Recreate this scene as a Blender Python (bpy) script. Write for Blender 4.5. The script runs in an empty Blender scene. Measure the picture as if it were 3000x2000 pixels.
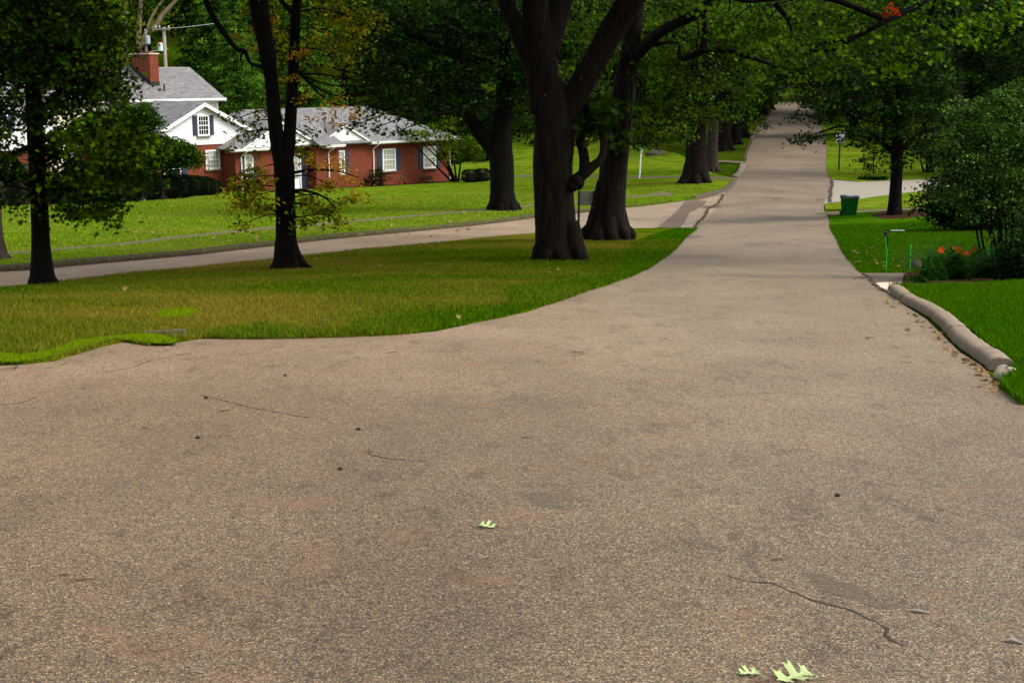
import bpy, math, random
import numpy as np
from mathutils import Vector, Matrix
from mathutils.geometry import delaunay_2d_cdt
random.seed(7); rng = np.random.default_rng(11)
D = bpy.data; S = bpy.context.scene; COL = S.collection
R = math.radians
# ---------------------------------------------------------------- camera, sky, sun, exposure
F = 4167.0; PITCH = math.atan(800/F)
cam = D.objects.new("camera", D.cameras.new("camera")); COL.objects.link(cam)
cam.data.sensor_width = 36; cam.data.lens = 36*F/3000
cam.data.clip_start = 0.1; cam.data.clip_end = 3000
cam.location = (0, 0, 0); cam.rotation_euler = (R(90)-PITCH, 0, 0)
S.camera = cam
SUN_EL, SUN_AZ = 48.0, 98.0       # azimuth measured clockwise from +Y
world = D.worlds.new("World"); S.world = world; world.use_nodes = True
wn = world.node_tree; wn.nodes.clear()
sky = wn.nodes.new("ShaderNodeTexSky"); sky.sky_type = 'NISHITA'; sky.sun_disc = False
sky.sun_elevation = R(SUN_EL); sky.sun_rotation = R(SUN_AZ)
sky.air_density = 1.0; sky.dust_density = 3.0; sky.ozone_density = 0.6
bg = wn.nodes.new("ShaderNodeBackground"); bg.inputs[1].default_value = 0.15
wo = wn.nodes.new("ShaderNodeOutputWorld")
hs = wn.nodes.new('ShaderNodeHueSaturation'); hs.inputs['Saturation'].default_value = 0.30   # thin cloud: a paler, less blue sky
wn.links.new(sky.outputs[0], hs.inputs['Color']); wn.links.new(hs.outputs[0], bg.inputs[0]); wn.links.new(bg.outputs[0], wo.inputs[0])
sl = D.lights.new("sun", 'SUN'); sl.energy = 1.5; sl.angle = R(32); sl.color = (1, 0.90, 0.76)
sun = D.objects.new("sun", sl); COL.objects.link(sun)
_d = Vector((math.sin(R(SUN_AZ))*math.cos(R(SUN_EL)), math.cos(R(SUN_AZ))*math.cos(R(SUN_EL)), math.sin(R(SUN_EL))))
sun.rotation_euler = _d.to_track_quat('Z', 'Y').to_euler()
S.view_settings.view_transform = 'Standard'; S.view_settings.look = 'None'
S.view_settings.exposure = 1.2; S.view_settings.gamma = 1.0
S.cycles.max_bounces = 6; S.cycles.diffuse_bounces = 3; S.cycles.transmission_bounces = 3
S.cycles.glossy_bounces = 2; S.cycles.transparent_max_bounces = 4
# ---------------------------------------------------------------- photograph pixel (3000x2000) + depth -> place
cp, sp_ = math.cos(PITCH), math.sin(PITCH)
def P(px, py, Y):
    u = (px-1500)/F; v = (1000-py)/F
    d = (u, cp+v*sp_, v*cp-sp_)
    return (d[0]*Y/d[1], Y, d[2]*Y/d[1])
# terrain: thin plate spline through surveyed points
def plane(x, y): return -1.63-0.0818*y
CT = []
for y in (-12, -4, 3, 8, 12, 16, 20):
    for x in (-16, -8, -2, 4, 10):
        if x > -9 or y < 8: CT.append((x, y, plane(x, y)))
for x, y in ((2, 26), (4, 26), (3, 33), (6, 33), (6, 41), (8, 41), (8, 50)): CT.append((x, y, plane(x, y)))
for px, py, Y in ((0,852,26),(900,754,35),(0,798,34),(900,710,44.5),(1563,686,48),(1569,641,61),(1822,611,69),
    (2039,671,55.5),(1975,593,71),(2128,559,76.5),(2152,525,84),(2184,484,95),(2190,448,105),(2207,409,117),
    (2232,371,136),(2266,314,172),(2425,513,88),(2420,478,97),(2423,432,110),(2402,356,143),(2375,306,176),
    (2414,599,68),(2428,640,61),(2495,770,36),(2526,803,31),(0,606,70),(300,620,68),(1473,625,65),
    (1320,534,97),(689,563,83),(1877,526,90),(1922,456,106),(1900,408,125),(1600,520,93),(2766,524,86),(2636,568,75),
    (2700,440,112),(2950,430,112),(3000,560,78),(2621,625,61.5),(2900,690,44),(3000,840,20.5),(2656,803,30),
    (3000,700,42)):
    CT.append(P(px, py, Y))
for x, y, z in ((-60,80,-7.4),(-40,90,-7.4),(-20,105,-7.3),(0,110,-7.0),(-60,120,-4),(-30,130,-4.5),(0,135,-4.8),
    (-60,170,4),(-20,170,2),(12,172,-3.0),(-60,230,16),(0,230,6),(40,230,0.5),(70,170,-1),(45,130,-4.3),(80,230,6),(40,60,-5.2),
    (40,20,-3.2),(20,12,-2.6),(-40,40,-5.2),(-60,50,-6),(-40,10,-2.7),(30,-12,-0.6),(-30,-12,-0.6),(90,90,-4),(60,90,-5),(-30,20,-3.6)):
    CT.append((x, y, z))
CT = np.array(CT)
def _k(r2): return np.where(r2 > 1e-9, r2*np.log(r2+1e-12)*0.5, 0.0)
_n = len(CT)
_A = np.zeros((_n+3, _n+3)); _dd = ((CT[:, None, :2]-CT[None, :, :2])**2).sum(-1)
_A[:_n, :_n] = _k(_dd)+np.eye(_n)*18.0
_A[:_n, _n] = 1; _A[:_n, _n+1:] = CT[:, :2]; _A[_n:, :_n] = _A[:_n, _n:].T
_b = np.zeros(_n+3); _b[:_n] = CT[:, 2]
_W = np.linalg.solve(_A, _b)
def TZ(x, y):
    x = np.atleast_1d(np.asarray(x, float)); y = np.atleast_1d(np.asarray(y, float)); o = np.empty(x.shape)
    xf, yf, of = x.ravel(), y.ravel(), o.ravel()
    for i in range(0, len(xf), 20000):
        a, b = xf[i:i+20000], yf[i:i+20000]
        r2 = (a[:, None]-CT[None, :, 0])**2+(b[:, None]-CT[None, :, 1])**2
        of[i:i+20000] = _k(r2)@_W[:_n]+_W[_n]+_W[_n+1]*a+_W[_n+2]*b
    return of.reshape(x.shape)
def tz(x, y): return float(TZ(x, y)[0])
_YS = np.concatenate([np.arange(2, 60, .5), np.arange(60, 260, 1.)])
def G(px, py, dz=0.0):
    """ground point seen at a pixel"""
    X0, _, Z0 = P(px, py, 1.0)
    f = Z0*_YS-TZ(X0*_YS, _YS)-dz
    i = int(np.argmax(f < 0))
    if i == 0 and f[0] > 0: i = len(_YS)-1
    lo, hi = _YS[max(i-1, 0)], _YS[i]
    for _ in range(25):
        m = (lo+hi)/2
        if Z0*m-tz(X0*m, m)-dz < 0: hi = m
        else: lo = m
    return (X0*lo, lo, Z0*lo)
# house frame: x along the facade, y into the house, z up
HD = Vector((0.64, 0.77, 0)).normalized(); HN = Vector((-HD.y, HD.x, 0))
H0 = Vector(P(1139, 420, 92)); H0.z = -7.42; HROT = math.atan2(HD.y, HD.x)
def hl(px, py, yl=0.0):
    d = Vector(P(px, py, 1.0)); t = (yl+H0.dot(HN)-H0.z*0)/d.dot(HN)
    p = d*t; q = p-H0
    return (q.dot(HD), q.z)
# ---------------------------------------------------------------- helpers
def tag(o, label=None, cat=None, group=None, kind=None):
    if label: o["label"] = label
    if cat: o["category"] = cat
    if group: o["group"] = group
    if kind: o["kind"] = kind
    return o
def empty(name, loc=(0, 0, 0), rz=0.0, label=None, cat=None, group=None):
    o = D.objects.new(name, None); COL.objects.link(o); o.location = loc; o.rotation_euler = (0, 0, rz)
    return tag(o, label, cat, group)
def copy_tree(o, parent=None):
    c = o.copy(); COL.objects.link(c); c.parent = parent
    for ch in o.children: copy_tree(ch, c)
    return c
def link(name, me, m=None, parent=None, smooth=False):
    o = D.objects.new(name, me); COL.objects.link(o)
    if m: me.materials.append(m)
    if smooth: me.polygons.foreach_set("use_smooth", np.ones(len(me.polygons), bool))
    if parent: o.parent = parent
    return o
def npmesh(name, V, faces_flat, counts, attr=None):
    V = np.asarray(V, np.float32); ff = np.asarray(faces_flat, np.int32).ravel(); c = np.asarray(counts, np.int32)
    me = D.meshes.new(name); me.vertices.add(len(V)); me.vertices.foreach_set("co", V.ravel())
    me.loops.add(len(ff)); me.loops.foreach_set("vertex_index", ff)
    me.polygons.add(len(c)); st = np.concatenate([[0], np.cumsum(c)[:-1]]).astype(np.int32)
    me.polygons.foreach_set("loop_start", st)
    try: me.polygons.foreach_set("loop_total", c)
    except Exception: pass
    me.update(calc_edges=True)
    if attr is not None:
        a = me.attributes.new("rnd", 'FLOAT', 'FACE'); a.data.foreach_set("value", np.asarray(attr, np.float32))
    return me
class MB:
    """collects boxes, polygons and tubes; build() links them as one mesh object"""
    def __init__(s): s.v = []; s.f = []
    def add(s, V, Fc):
        k = len(s.v); s.v += [tuple(map(float, p)) for p in V]; s.f += [tuple(i+k for i in f) for f in Fc]; return s
    def box(s, x0, x1, y0, y1, z0, z1):
        return s.add([(x0,y0,z0),(x1,y0,z0),(x1,y1,z0),(x0,y1,z0),(x0,y0,z1),(x1,y0,z1),(x1,y1,z1),(x0,y1,z1)],
                     [(0,3,2,1),(4,5,6,7),(0,1,5,4),(1,2,6,5),(2,3,7,6),(3,0,4,7)])
    def prism(s, poly, axis, a, b):
        """poly of 2D points extruded along an axis ('y': points are x,z; 'x': y,z; 'z': x,y)"""
        n = len(poly); mk = {'y': lambda p, t: (p[0], t, p[1]), 'x': lambda p, t: (t, p[0], p[1]), 'z': lambda p, t: (p[0], p[1], t)}[axis]
        V = [mk(p, a) for p in poly]+[mk(p, b) for p in poly]
        return s.add(V, [tuple(range(n)), tuple(range(2*n-1, n-1, -1))]+[(i, i+n, (i+1) % n+n, (i+1) % n) for i in range(n)])
    def slab(s, quad, t):
        """thick sheet from a 3D polygon, thickness t below it"""
        q = [Vector(p) for p in quad]; n = (q[1]-q[0]).cross(q[2]-q[0]).normalized()
        if n.z < 0: n = -n
        k = len(q); return s.add([tuple(p) for p in q]+[tuple(p-n*t) for p in q], [tuple(range(k)), tuple(range(2*k-1, k-1, -1))]+[(i, i+k, (i+1) % k+k, (i+1) % k) for i in range(k)])
    def tube(s, pts, rad, seg=8, cap=True, wob=0.0):
        V, f = tube_np(pts, rad, seg, cap, wob); k = len(s.v)
        s.v += [tuple(map(float, p)) for p in V]; s.f += [tuple(i+k for i in q) for q in f]; return s
    def lathe(s, prof, seg=16, c=(0, 0, 0)):
        n = len(prof); V = [(c[0]+r*math.cos(2*math.pi*j/seg), c[1]+r*math.sin(2*math.pi*j/seg), c[2]+z) for r, z in prof for j in range(seg)]
        f = [(i*seg+j, i*seg+(j+1) % seg, (i+1)*seg+(j+1) % seg, (i+1)*seg+j) for i in range(n-1) for j in range(seg)]
        f += [tuple(range(seg-1, -1, -1)), tuple((n-1)*seg+j for j in range(seg))]
        return s.add(V, f)
    def build(s, name, m, parent=None, smooth=False, bevel=0):
        me = D.meshes.new(name); me.from_pydata(s.v, [], s.f); me.update()
        import bmesh
        b = bmesh.new(); b.from_mesh(me); bmesh.ops.recalc_face_normals(b, faces=b.faces); b.to_mesh(me); b.free()
        o = link(name, me, m, parent, smooth)
        if bevel:
            bv = o.modifiers.new("bevel", 'BEVEL'); bv.width = bevel; bv.segments = 2; bv.limit_method = 'ANGLE'
        return o
def smoothpath(pts, k=4):
    p = np.asarray(pts, float)
    if len(p) < 3: return np.array([p[0]+(p[-1]-p[0])*t for t in np.linspace(0, 1, k+1)])
    q = np.vstack([2*p[0]-p[1], p, 2*p[-1]-p[-2]]); out = []
    for i in range(1, len(q)-2):
        for t in np.linspace(0, 1, k, endpoint=False):
            a, b, c, d = q[i-1], q[i], q[i+1], q[i+2]
            out.append(.5*((2*b)+(-a+c)*t+(2*a-5*b+4*c-d)*t*t+(-a+3*b-3*c+d)*t**3))
    out.append(p[-1]); return np.array(out)
def tube_np(pts, rad, seg=8, cap=True, wob=0.0):
    p = np.asarray(pts, float); n = len(p); r = np.broadcast_to(np.asarray(rad, float), (n,))
    t = np.gradient(p, axis=0); t /= np.linalg.norm(t, axis=1)[:, None]+1e-9
    u = np.cross(t[0], (0, 1, 0.01)); u /= np.linalg.norm(u)+1e-9; V = []
    for i in range(n):
        u = u-t[i]*np.dot(u, t[i]); u /= np.linalg.norm(u)+1e-9; w = np.cross(t[i], u)
        for j in range(seg):
            a = 2*math.pi*j/seg; rr = r[i]
            if wob: rr *= 1+wob*(math.sin(a*5+i*.15)*.5+math.sin(a*8+1.3-i*.1)*.3+math.sin(a*3+i*.35)*.5)+wob*.5*(random.random()-.5)
            V.append(p[i]+rr*(u*math.cos(a)+w*math.sin(a)))
    f = [(i*seg+j, i*seg+(j+1) % seg, (i+1)*seg+(j+1) % seg, (i+1)*seg+j) for i in range(n-1) for j in range(seg)]
    if cap: f += [tuple(range(seg-1, -1, -1)), tuple((n-1)*seg+j for j in range(seg))]
    return V, f
# ---------------------------------------------------------------- materials
class NT:
    def __init__(s, name, rough=0.8, spec=0.3):
        s.m = D.materials.new(name); s.m.use_nodes = True; s.t = s.m.node_tree; s.b = s.t.nodes["Principled BSDF"]
        s.b.inputs["Roughness"].default_value = rough; s.b.inputs["Specular IOR Level"].default_value = spec
        s.co = s.n("ShaderNodeTexCoord").outputs["Object"]
    def n(s, typ, **kw):
        x = s.t.nodes.new(typ)
        for k, v in kw.items():
            if k.startswith("i_"): x.inputs[k[2:].replace("_", " ")].default_value = v
            else: setattr(x, k, v)
        return x
    def l(s, a, b): s.t.links.new(a, b); return s
    def map(s, sc=(1, 1, 1), rot=(0, 0, 0), src=None):
        x = s.n("ShaderNodeMapping"); x.inputs["Scale"].default_value = sc; x.inputs["Rotation"].default_value = rot
        s.l(src or s.co, x.inputs[0]); return x.outputs[0]
    def noise(s, scale, detail=4, vec=None, rough=0.55, dist=0.0):
        x = s.n("ShaderNodeTexNoise"); x.inputs["Scale"].default_value = scale; x.inputs["Detail"].default_value = detail
        x.inputs["Roughness"].default_value = rough; x.inputs["Distortion"].default_value = dist
        s.l(vec or s.co, x.inputs["Vector"]); return x.outputs["Fac"]
    def vor(s, scale, vec=None, feature='F1', out="Color"):
        x = s.n("ShaderNodeTexVoronoi"); x.feature = feature; x.inputs["Scale"].default_value = scale
        s.l(vec or s.co, x.inputs["Vector"]); return x.outputs[out]
    def ramp(s, fac, stops, interp='LINEAR'):
        x = s.n("ShaderNodeValToRGB"); e = x.color_ramp; e.interpolation = interp
        while len(e.elements) < len(stops): e.elements.new(0.5)
        for el, (p, c) in zip(e.elements, stops):
            el.position = p; el.color = (c, c, c, 1) if isinstance(c, (int, float)) else tuple(c)+(1,)
        s.l(fac, x.inputs[0]); return x.outputs[0]
    def mix(s, fac, a, b, mode='MIX'):
        x = s.n("ShaderNodeMix", data_type='RGBA', blend_type=mode)
        for sock, v in ((x.inputs[0], fac), (x.inputs[6], a), (x.inputs[7], b)):
            if isinstance(v, (int, float)): sock.default_value = v if sock == x.inputs[0] else (v, v, v, 1)
            elif isinstance(v, (tuple, list)): sock.default_value = tuple(v)+(1,)
            else: s.l(v, sock)
        return x.outputs[2]
    def sep(s, col):
        x = s.n("ShaderNodeSeparateColor"); s.l(col, x.inputs[0]); return x.outputs[0]
    def bump(s, h, strength=0.5, dist=0.02):
        x = s.n("ShaderNodeBump"); x.inputs["Strength"].default_value = strength; x.inputs["Distance"].default_value = dist
        s.l(h, x.inputs["Height"]); s.l(x.outputs[0], s.b.inputs["Normal"]); return s
    def col(s, c):
        if isinstance(c, (tuple, list)): s.b.inputs["Base Color"].default_value = tuple(c)+(1,)
        else: s.l(c, s.b.inputs["Base Color"])
        return s
def simple(name, c, rough=0.7, spec=0.3, var=0.12, scale=6.0, metal=0.0):
    t = NT(name, rough, spec); a = tuple(x*(1-var) for x in c); b = tuple(min(1, x*(1+var)) for x in c)
    t.col(t.mix(t.noise(scale, 5), a, b)); t.b.inputs["Metallic"].default_value = metal; return t.m
M = {}
def ragged(name, c, rough=.9, spec=.1, var=.1, scale=9):
    """filler whose edges and holes let the asphalt below show through"""
    t = NT(name, rough, .05); a = tuple(x*(1-var*2) for x in c); b = tuple(x*(1+var*2) for x in c); t.col(t.mix(t.noise(120, 3), a, b))
    k = t.ramp(t.noise(26 if 'crack' in name else 9, 8, None, .8), [(.38, 0.), (.48, .9)] if 'crack' in name else [(.40, 0.), (.60, .85)])
    tr = t.n("ShaderNodeBsdfTransparent"); mx = t.n("ShaderNodeMixShader"); t.l(k, mx.inputs[0])
    t.l(tr.outputs[0], mx.inputs[1]); t.l(t.b.outputs[0], mx.inputs[2]); t.l(mx.outputs[0], t.t.nodes["Material Output"].inputs[0]); return t.m
def asphalt(name, tint=(1, 1, 1), k=1.0):
    t = NT(name, 0.8, 0.25)
    st = t.vor(165.0); g = t.sep(st)
    c = t.ramp(g, [(0.0, (.026*k,.020*k,.013*k)), (.28, (.085*k,.066*k,.044*k)), (.55, (.165*k,.130*k,.088*k)), (.8, (.26*k,.205*k,.142*k)), (.93, (.40*k,.335*k,.25*k)), (1.0, (.70*k,.62*k,.50*k))])
    st2 = t.vor(85.0); c = t.mix(.25, c, t.ramp(t.sep(st2), [(0, (.06*k,.045*k,.033*k)), (.6, (.2*k,.155*k,.115*k)), (1, (.42*k,.31*k,.22*k))]))
    sc_ = t.n('ShaderNodeSeparateColor'); t.l(st, sc_.inputs[0]); c = t.mix(.8, c, t.ramp(sc_.outputs[1], [(0, (1.25, .88, .68)), (.3, (1.08, 1.0, .88)), (.55, (.92, 1.0, .90)), (.8, (.95, .97, 1.08)), (1, (1.2, 1.05, .8))]), 'MULTIPLY')
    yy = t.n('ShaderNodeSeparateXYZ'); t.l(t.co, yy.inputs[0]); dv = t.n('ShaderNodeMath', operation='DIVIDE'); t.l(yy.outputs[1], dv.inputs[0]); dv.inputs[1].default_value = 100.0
    c = t.mix(1.0, c, t.ramp(dv.outputs[0], [(.05, (.84, .81, .75)), (.12, (1.25, 1.22, 1.15)), (.18, (1.48, 1.46, 1.40)), (.30, (1.28, 1.26, 1.22)), (.6, (1.15, 1.13, 1.10))]), 'MULTIPLY')   # lens falloff and bright mid-road light painted along Y, over the real tone
    big = t.noise(.35, 4); c = t.mix(t.ramp(big, [(.35, .0), (.65, .9)]), c, (.74, .72, .72), 'MULTIPLY'); gx = t.n('ShaderNodeSeparateXYZ'); t.l(t.co, gx.inputs[0]); lr_ = t.n('ShaderNodeMapRange'); t.l(gx.outputs[0], lr_.inputs[0]); lr_.inputs[1].default_value = -2.5; lr_.inputs[2].default_value = 2.0; lr_.inputs[3].default_value = .85; lr_.inputs[4].default_value = 0.; c = t.mix(lr_.outputs[0], c, (1.0, .90, .80), 'MULTIPLY')
    rust = t.noise(1.6, 6, rough=.7); c = t.mix(t.ramp(rust, [(.57, 0.), (.70, .55)]), c, (.24*k, .12*k, .06*k))
    dark = t.noise(.8, 5, t.map((1, .6, 1), (0, 0, .5))); c = t.mix(t.ramp(dark, [(.50, 0.), (.68, .38)]), c, (.5, .52, .56), 'MULTIPLY'); dk2 = t.noise(3.5, 7, t.map((1, .45, 1), (0, 0, .5)), .75); c = t.mix(t.ramp(dk2, [(.54, 0.), (.66, .6)]), c, (.45, .42, .40), 'MULTIPLY')
    fine = t.noise(22, 3); c = t.mix(t.ramp(fine, [(.35, .35), (.6, 0.)]), c, (.55, .5, .46), 'MULTIPLY')
    c = t.mix(1.0, c, tint, 'MULTIPLY')
    t.col(c); t.bump(t.vor(165.0, feature='F1', out="Distance"), .5, .004); return t.m
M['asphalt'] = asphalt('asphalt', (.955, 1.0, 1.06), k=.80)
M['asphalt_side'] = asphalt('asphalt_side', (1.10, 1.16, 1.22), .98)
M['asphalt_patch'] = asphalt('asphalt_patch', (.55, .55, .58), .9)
M['asphalt_new'] = ragged('smooth_filler', (.115, .097, .073), .95, .05, .12, 9)
M['crack'] = ragged('crack_filler', (.040, .032, .025), .6, .3, .3, 12)
M['drive'] = simple('driveway_asphalt', (.225, .205, .17), 1.0, .02, .14, 14)
M['path'] = simple('path_concrete', (.11, .092, .065), 1.0, .0, .25, 9)
def concrete(name, a, b):
    t = NT(name, 1.0, .03); c = t.mix(t.noise(5, 6, rough=.7), a, b); c = t.mix(t.ramp(t.noise(28, 4), [(.35, .5), (.5, 0.)]), c, (.6, .57, .52), 'MULTIPLY')
    t.col(c); t.bump(t.noise(70, 3), .4, .004); return t.m
M['concrete'] = concrete('weathered_concrete', (.12, .095, .070), (.27, .22, .165))
M['kerbdark'] = concrete('mossy_kerb', (.035, .028, .02), (.09, .07, .05))
M['kerblight'] = concrete('kerb_concrete', (.12, .10, .08), (.22, .18, .15))
M['pale'] = concrete('pale_concrete', (.42, .37, .29), (.55, .50, .40))
def grass(name, stops, dry, dryamt, sc=.25, speck=0.25, stripe=0.0):
    t = NT(name, 1.0, 0.0)
    c = t.ramp(t.noise(1.3, 6, t.map((1, .7, 1)), .65), [(.3, stops[0]), (.5, stops[1]), (.72, stops[2])])
    c = t.mix(t.ramp(t.noise(sc, 5, t.map((.7, 1.2, 1), (0, 0, .4)), .6), [(.42, 0.), (.66, dryamt)]), c, dry)
    f = t.noise(60, 3, t.map((1, .5, 1))); c = t.mix(t.ramp(f, [(.3, speck*1.6), (.55, 0.)]), c, (.25, .3, .2), 'MULTIPLY')
    if stripe:
        w = t.noise(.9, 3, t.map((.12, 1.6, 1), (0, 0, -.12)), .6); c = t.mix(t.ramp(w, [(.35, stripe), (.6, 0.)]), c, (.45, .55, .3), 'MULTIPLY')
    if name != 'grass_blades':
        t.col(c); t.bump(t.noise(45, 4), .8, .04)
    return t, c
t, _ = grass('lawn_grass', [(.035, .082, .004), (.095, .165, .006), (.15, .21, .010)], (.19, .19, .025), .5, .25, .3, .6); M['lawn'] = t.m
t, _ = grass('green_grass', [(.010, .045, .0005), (.022, .085, .001), (.045, .12, .002)], (.08, .15, .004), .5, .3, .3, .2); M['green'] = t.m
t, _ = grass('island_grass', [(.015, .048, .0005), (.045, .085, .001), (.09, .12, .002)], (.13, .105, .014), .9, .16, .3, .3); M['island'] = t.m
t, _ = grass('ground_grass', [(.010, .03, .001), (.028, .06, .002), (.06, .09, .003)], (.08, .07, .008), .5, .12, .25, .3); M['ground'] = t.m
t, _ = grass('lime_grass', [(.06, .12, .001), (.11, .19, .001), (.17, .24, .004)], (.2, .24, .01), .4, .5, .1, .2); M['lime'] = t.m
def blades(name, a, b, dry, amt, sc=.16):
    t = NT(name, 1.0, .0); at = t.n("ShaderNodeAttribute", attribute_name="rnd").outputs["Fac"]
    c = t.ramp(at, [(0, a), (.7, b), (1, tuple(min(1, x*1.6) for x in b))])
    c = t.mix(t.ramp(t.noise(sc, 5, t.map((.7, 1.2, 1), (0, 0, .4)), .6), [(.40, .05), (.64, amt)]), c, dry)
    t.col(c); tr = t.n("ShaderNodeBsdfTranslucent"); t.l(c, tr.inputs[0]); mx = t.n("ShaderNodeMixShader"); mx.inputs[0].default_value = .3
    t.l(t.b.outputs[0], mx.inputs[1]); t.l(tr.outputs[0], mx.inputs[2]); t.l(mx.outputs[0], t.t.nodes["Material Output"].inputs[0]); return t.m
M['blade_i'] = blades('island_blades', (.012, .052, .001), (.068, .12, .002), (.23, .165, .022), .7)
M['blade_l'] = blades('lawn_blades', (.05, .12, .004), (.145, .245, .007), (.27, .27, .04), .5)
M['blade_y'] = blades('lime_blades', (.05, .11, .001), (.13, .21, .002), (.2, .24, .01), .3)
M['blade_g'] = blades('green_blades', (.010, .050, .0005), (.035, .115, .001), (.07, .13, .002), .4)
def leafmat(name, dark, mid, lite, rough=.42, spec=.4, tr_=.30):
    t = NT(name, .6, spec*.12); at = t.n("ShaderNodeAttribute", attribute_name="rnd").outputs["Fac"]
    c = t.ramp(at, [(0, dark), (.35, mid), (.8, tuple((a*.55+b*.45) for a, b in zip(mid, lite))), (1, lite)]); t.col(c)
    tr = t.n("ShaderNodeBsdfTranslucent"); c2 = t.mix(1.0, c, (1.3, 1.5, .5), 'MULTIPLY'); t.l(c2, tr.inputs[0])
    mx = t.n("ShaderNodeMixShader"); mx.inputs[0].default_value = tr_
    t.l(t.b.outputs[0], mx.inputs[1]); t.l(tr.outputs[0], mx.inputs[2]); t.l(mx.outputs[0], t.t.nodes["Material Output"].inputs[0]); return t.m
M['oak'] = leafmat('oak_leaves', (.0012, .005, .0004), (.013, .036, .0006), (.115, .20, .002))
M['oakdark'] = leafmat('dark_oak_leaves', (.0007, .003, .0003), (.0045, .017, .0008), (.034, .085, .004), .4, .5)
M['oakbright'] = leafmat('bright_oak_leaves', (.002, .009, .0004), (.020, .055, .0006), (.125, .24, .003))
M['turning'] = leafmat('turning_leaves', (.006, .014, .001), (.09, .11, .003), (.42, .33, .006))
M['orange'] = leafmat('orange_leaves', (.16, .12, .008), (.38, .20, .012), (.55, .26, .015))
M['red'] = leafmat('red_leaves', (.2, .01, .005), (.38, .03, .008), (.45, .05, .01))
M['hemlock'] = leafmat('hemlock_needles', (.004, .018, .002), (.030, .085, .010), (.14, .28, .025), .6, .2)
M['wood1'] = leafmat('woodland_leaves', (.0006, .003, .0003), (.006, .021, .001), (.04, .10, .003), .6, .2)
M['wood2'] = leafmat('woodland_pale_leaves', (.003, .010, .0005), (.035, .070, .001), (.14, .21, .004), .6, .2)
M['bush'] = leafmat('glossy_bush_leaves', (.001, .006, .0005), (.007, .028, .0005), (.06, .15, .002), .4, .4)
M['yew'] = leafmat('yew_needles', (.0015, .005, .0015), (.003, .010, .002), (.008, .022, .004), .7, .15)
M['viburnum'] = leafmat('shrub_leaves', (.002, .008, .001), (.014, .044, .003), (.13, .25, .05), .45, .6)
M['lily'] = leafmat('lily_leaves', (.002, .012, .001), (.006, .035, .003), (.03, .11, .008), .45, .3)
def bark(name, a, b, sc=1.0, lichen=.0):
    t = NT(name, .95, .1); v = t.map((1, 1, .12)); n = t.noise(14*sc, 6, v, .7, .4)
    c = t.mix(t.ramp(n, [(.35, 0.), (.62, 1.)]), a, b)
    if lichen: c = t.mix(t.ramp(t.noise(7, 5, t.map((1, 1, .6)), .7), [(.66, 0.), (.72, lichen)]), c, (.22, .25, .2))
    t.col(c); t.bump(n, 1.0, .05); return t.m
M['bark'] = bark('oak_bark', (.002, .0014, .001), (.013, .0085, .0055), 1, .45)
M['barkdark'] = bark('dark_bark', (.0012, .0009, .0007), (.005, .0035, .0025), 1.4)
M['barkgrey'] = bark('grey_bark', (.012, .009, .007), (.055, .042, .032), 1.2)
M['syc'] = bark('sycamore_bark', (.30, .20, .10), (.58, .46, .28), .6)
def brick(name):
    t = NT(name, .85, .2); s = t.n("ShaderNodeSeparateXYZ"); t.l(t.co, s.inputs[0])
    a = t.n("ShaderNodeMath", operation='ADD'); t.l(s.outputs[0], a.inputs[0]); t.l(s.outputs[1], a.inputs[1])
    cb = t.n("ShaderNodeCombineXYZ"); t.l(a.outputs[0], cb.inputs[0]); t.l(s.outputs[2], cb.inputs[1])
    b = t.n("ShaderNodeTexBrick"); t.l(cb.outputs[0], b.inputs["Vector"]); b.inputs["Scale"].default_value = 1.0
    b.inputs["Brick Width"].default_value = .21; b.inputs["Row Height"].default_value = .075; b.inputs["Mortar Size"].default_value = .009
    b.inputs["Color1"].default_value = (.175, .026, .009, 1); b.inputs["Color2"].default_value = (.105, .015, .006, 1); b.inputs["Mortar"].default_value = (.16, .07, .04, 1)
    c = t.mix(t.ramp(t.noise(2.5, 5), [(.4, 0.), (.75, .5)]), b.outputs[0], (.6, .5, .45), 'MULTIPLY'); t.col(c); t.bump(b.outputs["Fac"], -.5, .01); return t.m
M['brick'] = brick('red_brick')
def rows(name, a, b, h, jitter=None, rough=.6):
    """horizontal courses of height h: clapboards or shingles"""
    t = NT(name, rough, .3); s = t.n("ShaderNodeSeparateXYZ"); t.l(t.co, s.inputs[0])
    if jitter:
        cb = t.n("ShaderNodeCombineXYZ"); ad = t.n("ShaderNodeMath", operation='ADD'); t.l(s.outputs[0], ad.inputs[0]); t.l(s.outputs[1], ad.inputs[1])
        t.l(s.outputs[jitter[2] if len(jitter) > 2 else 0], cb.inputs[0]); t.l(s.outputs[2], cb.inputs[1])
        b_ = t.n("ShaderNodeTexBrick"); t.l(cb.outputs[0], b_.inputs["Vector"]); b_.inputs["Scale"].default_value = 1
        b_.inputs["Brick Width"].default_value = jitter[0]; b_.inputs["Row Height"].default_value = h; b_.inputs["Mortar Size"].default_value = .008
        b_.inputs["Color1"].default_value = a+(1,); b_.inputs["Color2"].default_value = b+(1,); b_.inputs["Mortar"].default_value = tuple(x*.35 for x in a)+(1,)
        c = t.mix(t.ramp(t.noise(1.2, 5), [(.35, 0.), (.7, .5)]), b_.outputs[0], (.75, .76, .8), 'MULTIPLY'); t.col(c)
    else:
        m1 = t.n("ShaderNodeMath", operation='DIVIDE'); t.l(s.outputs[2], m1.inputs[0]); m1.inputs[1].default_value = h
        m2 = t.n("ShaderNodeMath", operation='FRACT'); t.l(m1.outputs[0], m2.inputs[0])
        c = t.mix(t.ramp(m2.outputs[0], [(0, 1.), (.07, 1.), (.13, 0.), (1, 0.)]), a, b); t.col(c); t.bump(m2.outputs[0], -.6, .02)
    return t.m
M['siding'] = rows('white_clapboard', (.72, .72, .72), (.36, .37, .39), .17)
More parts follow.
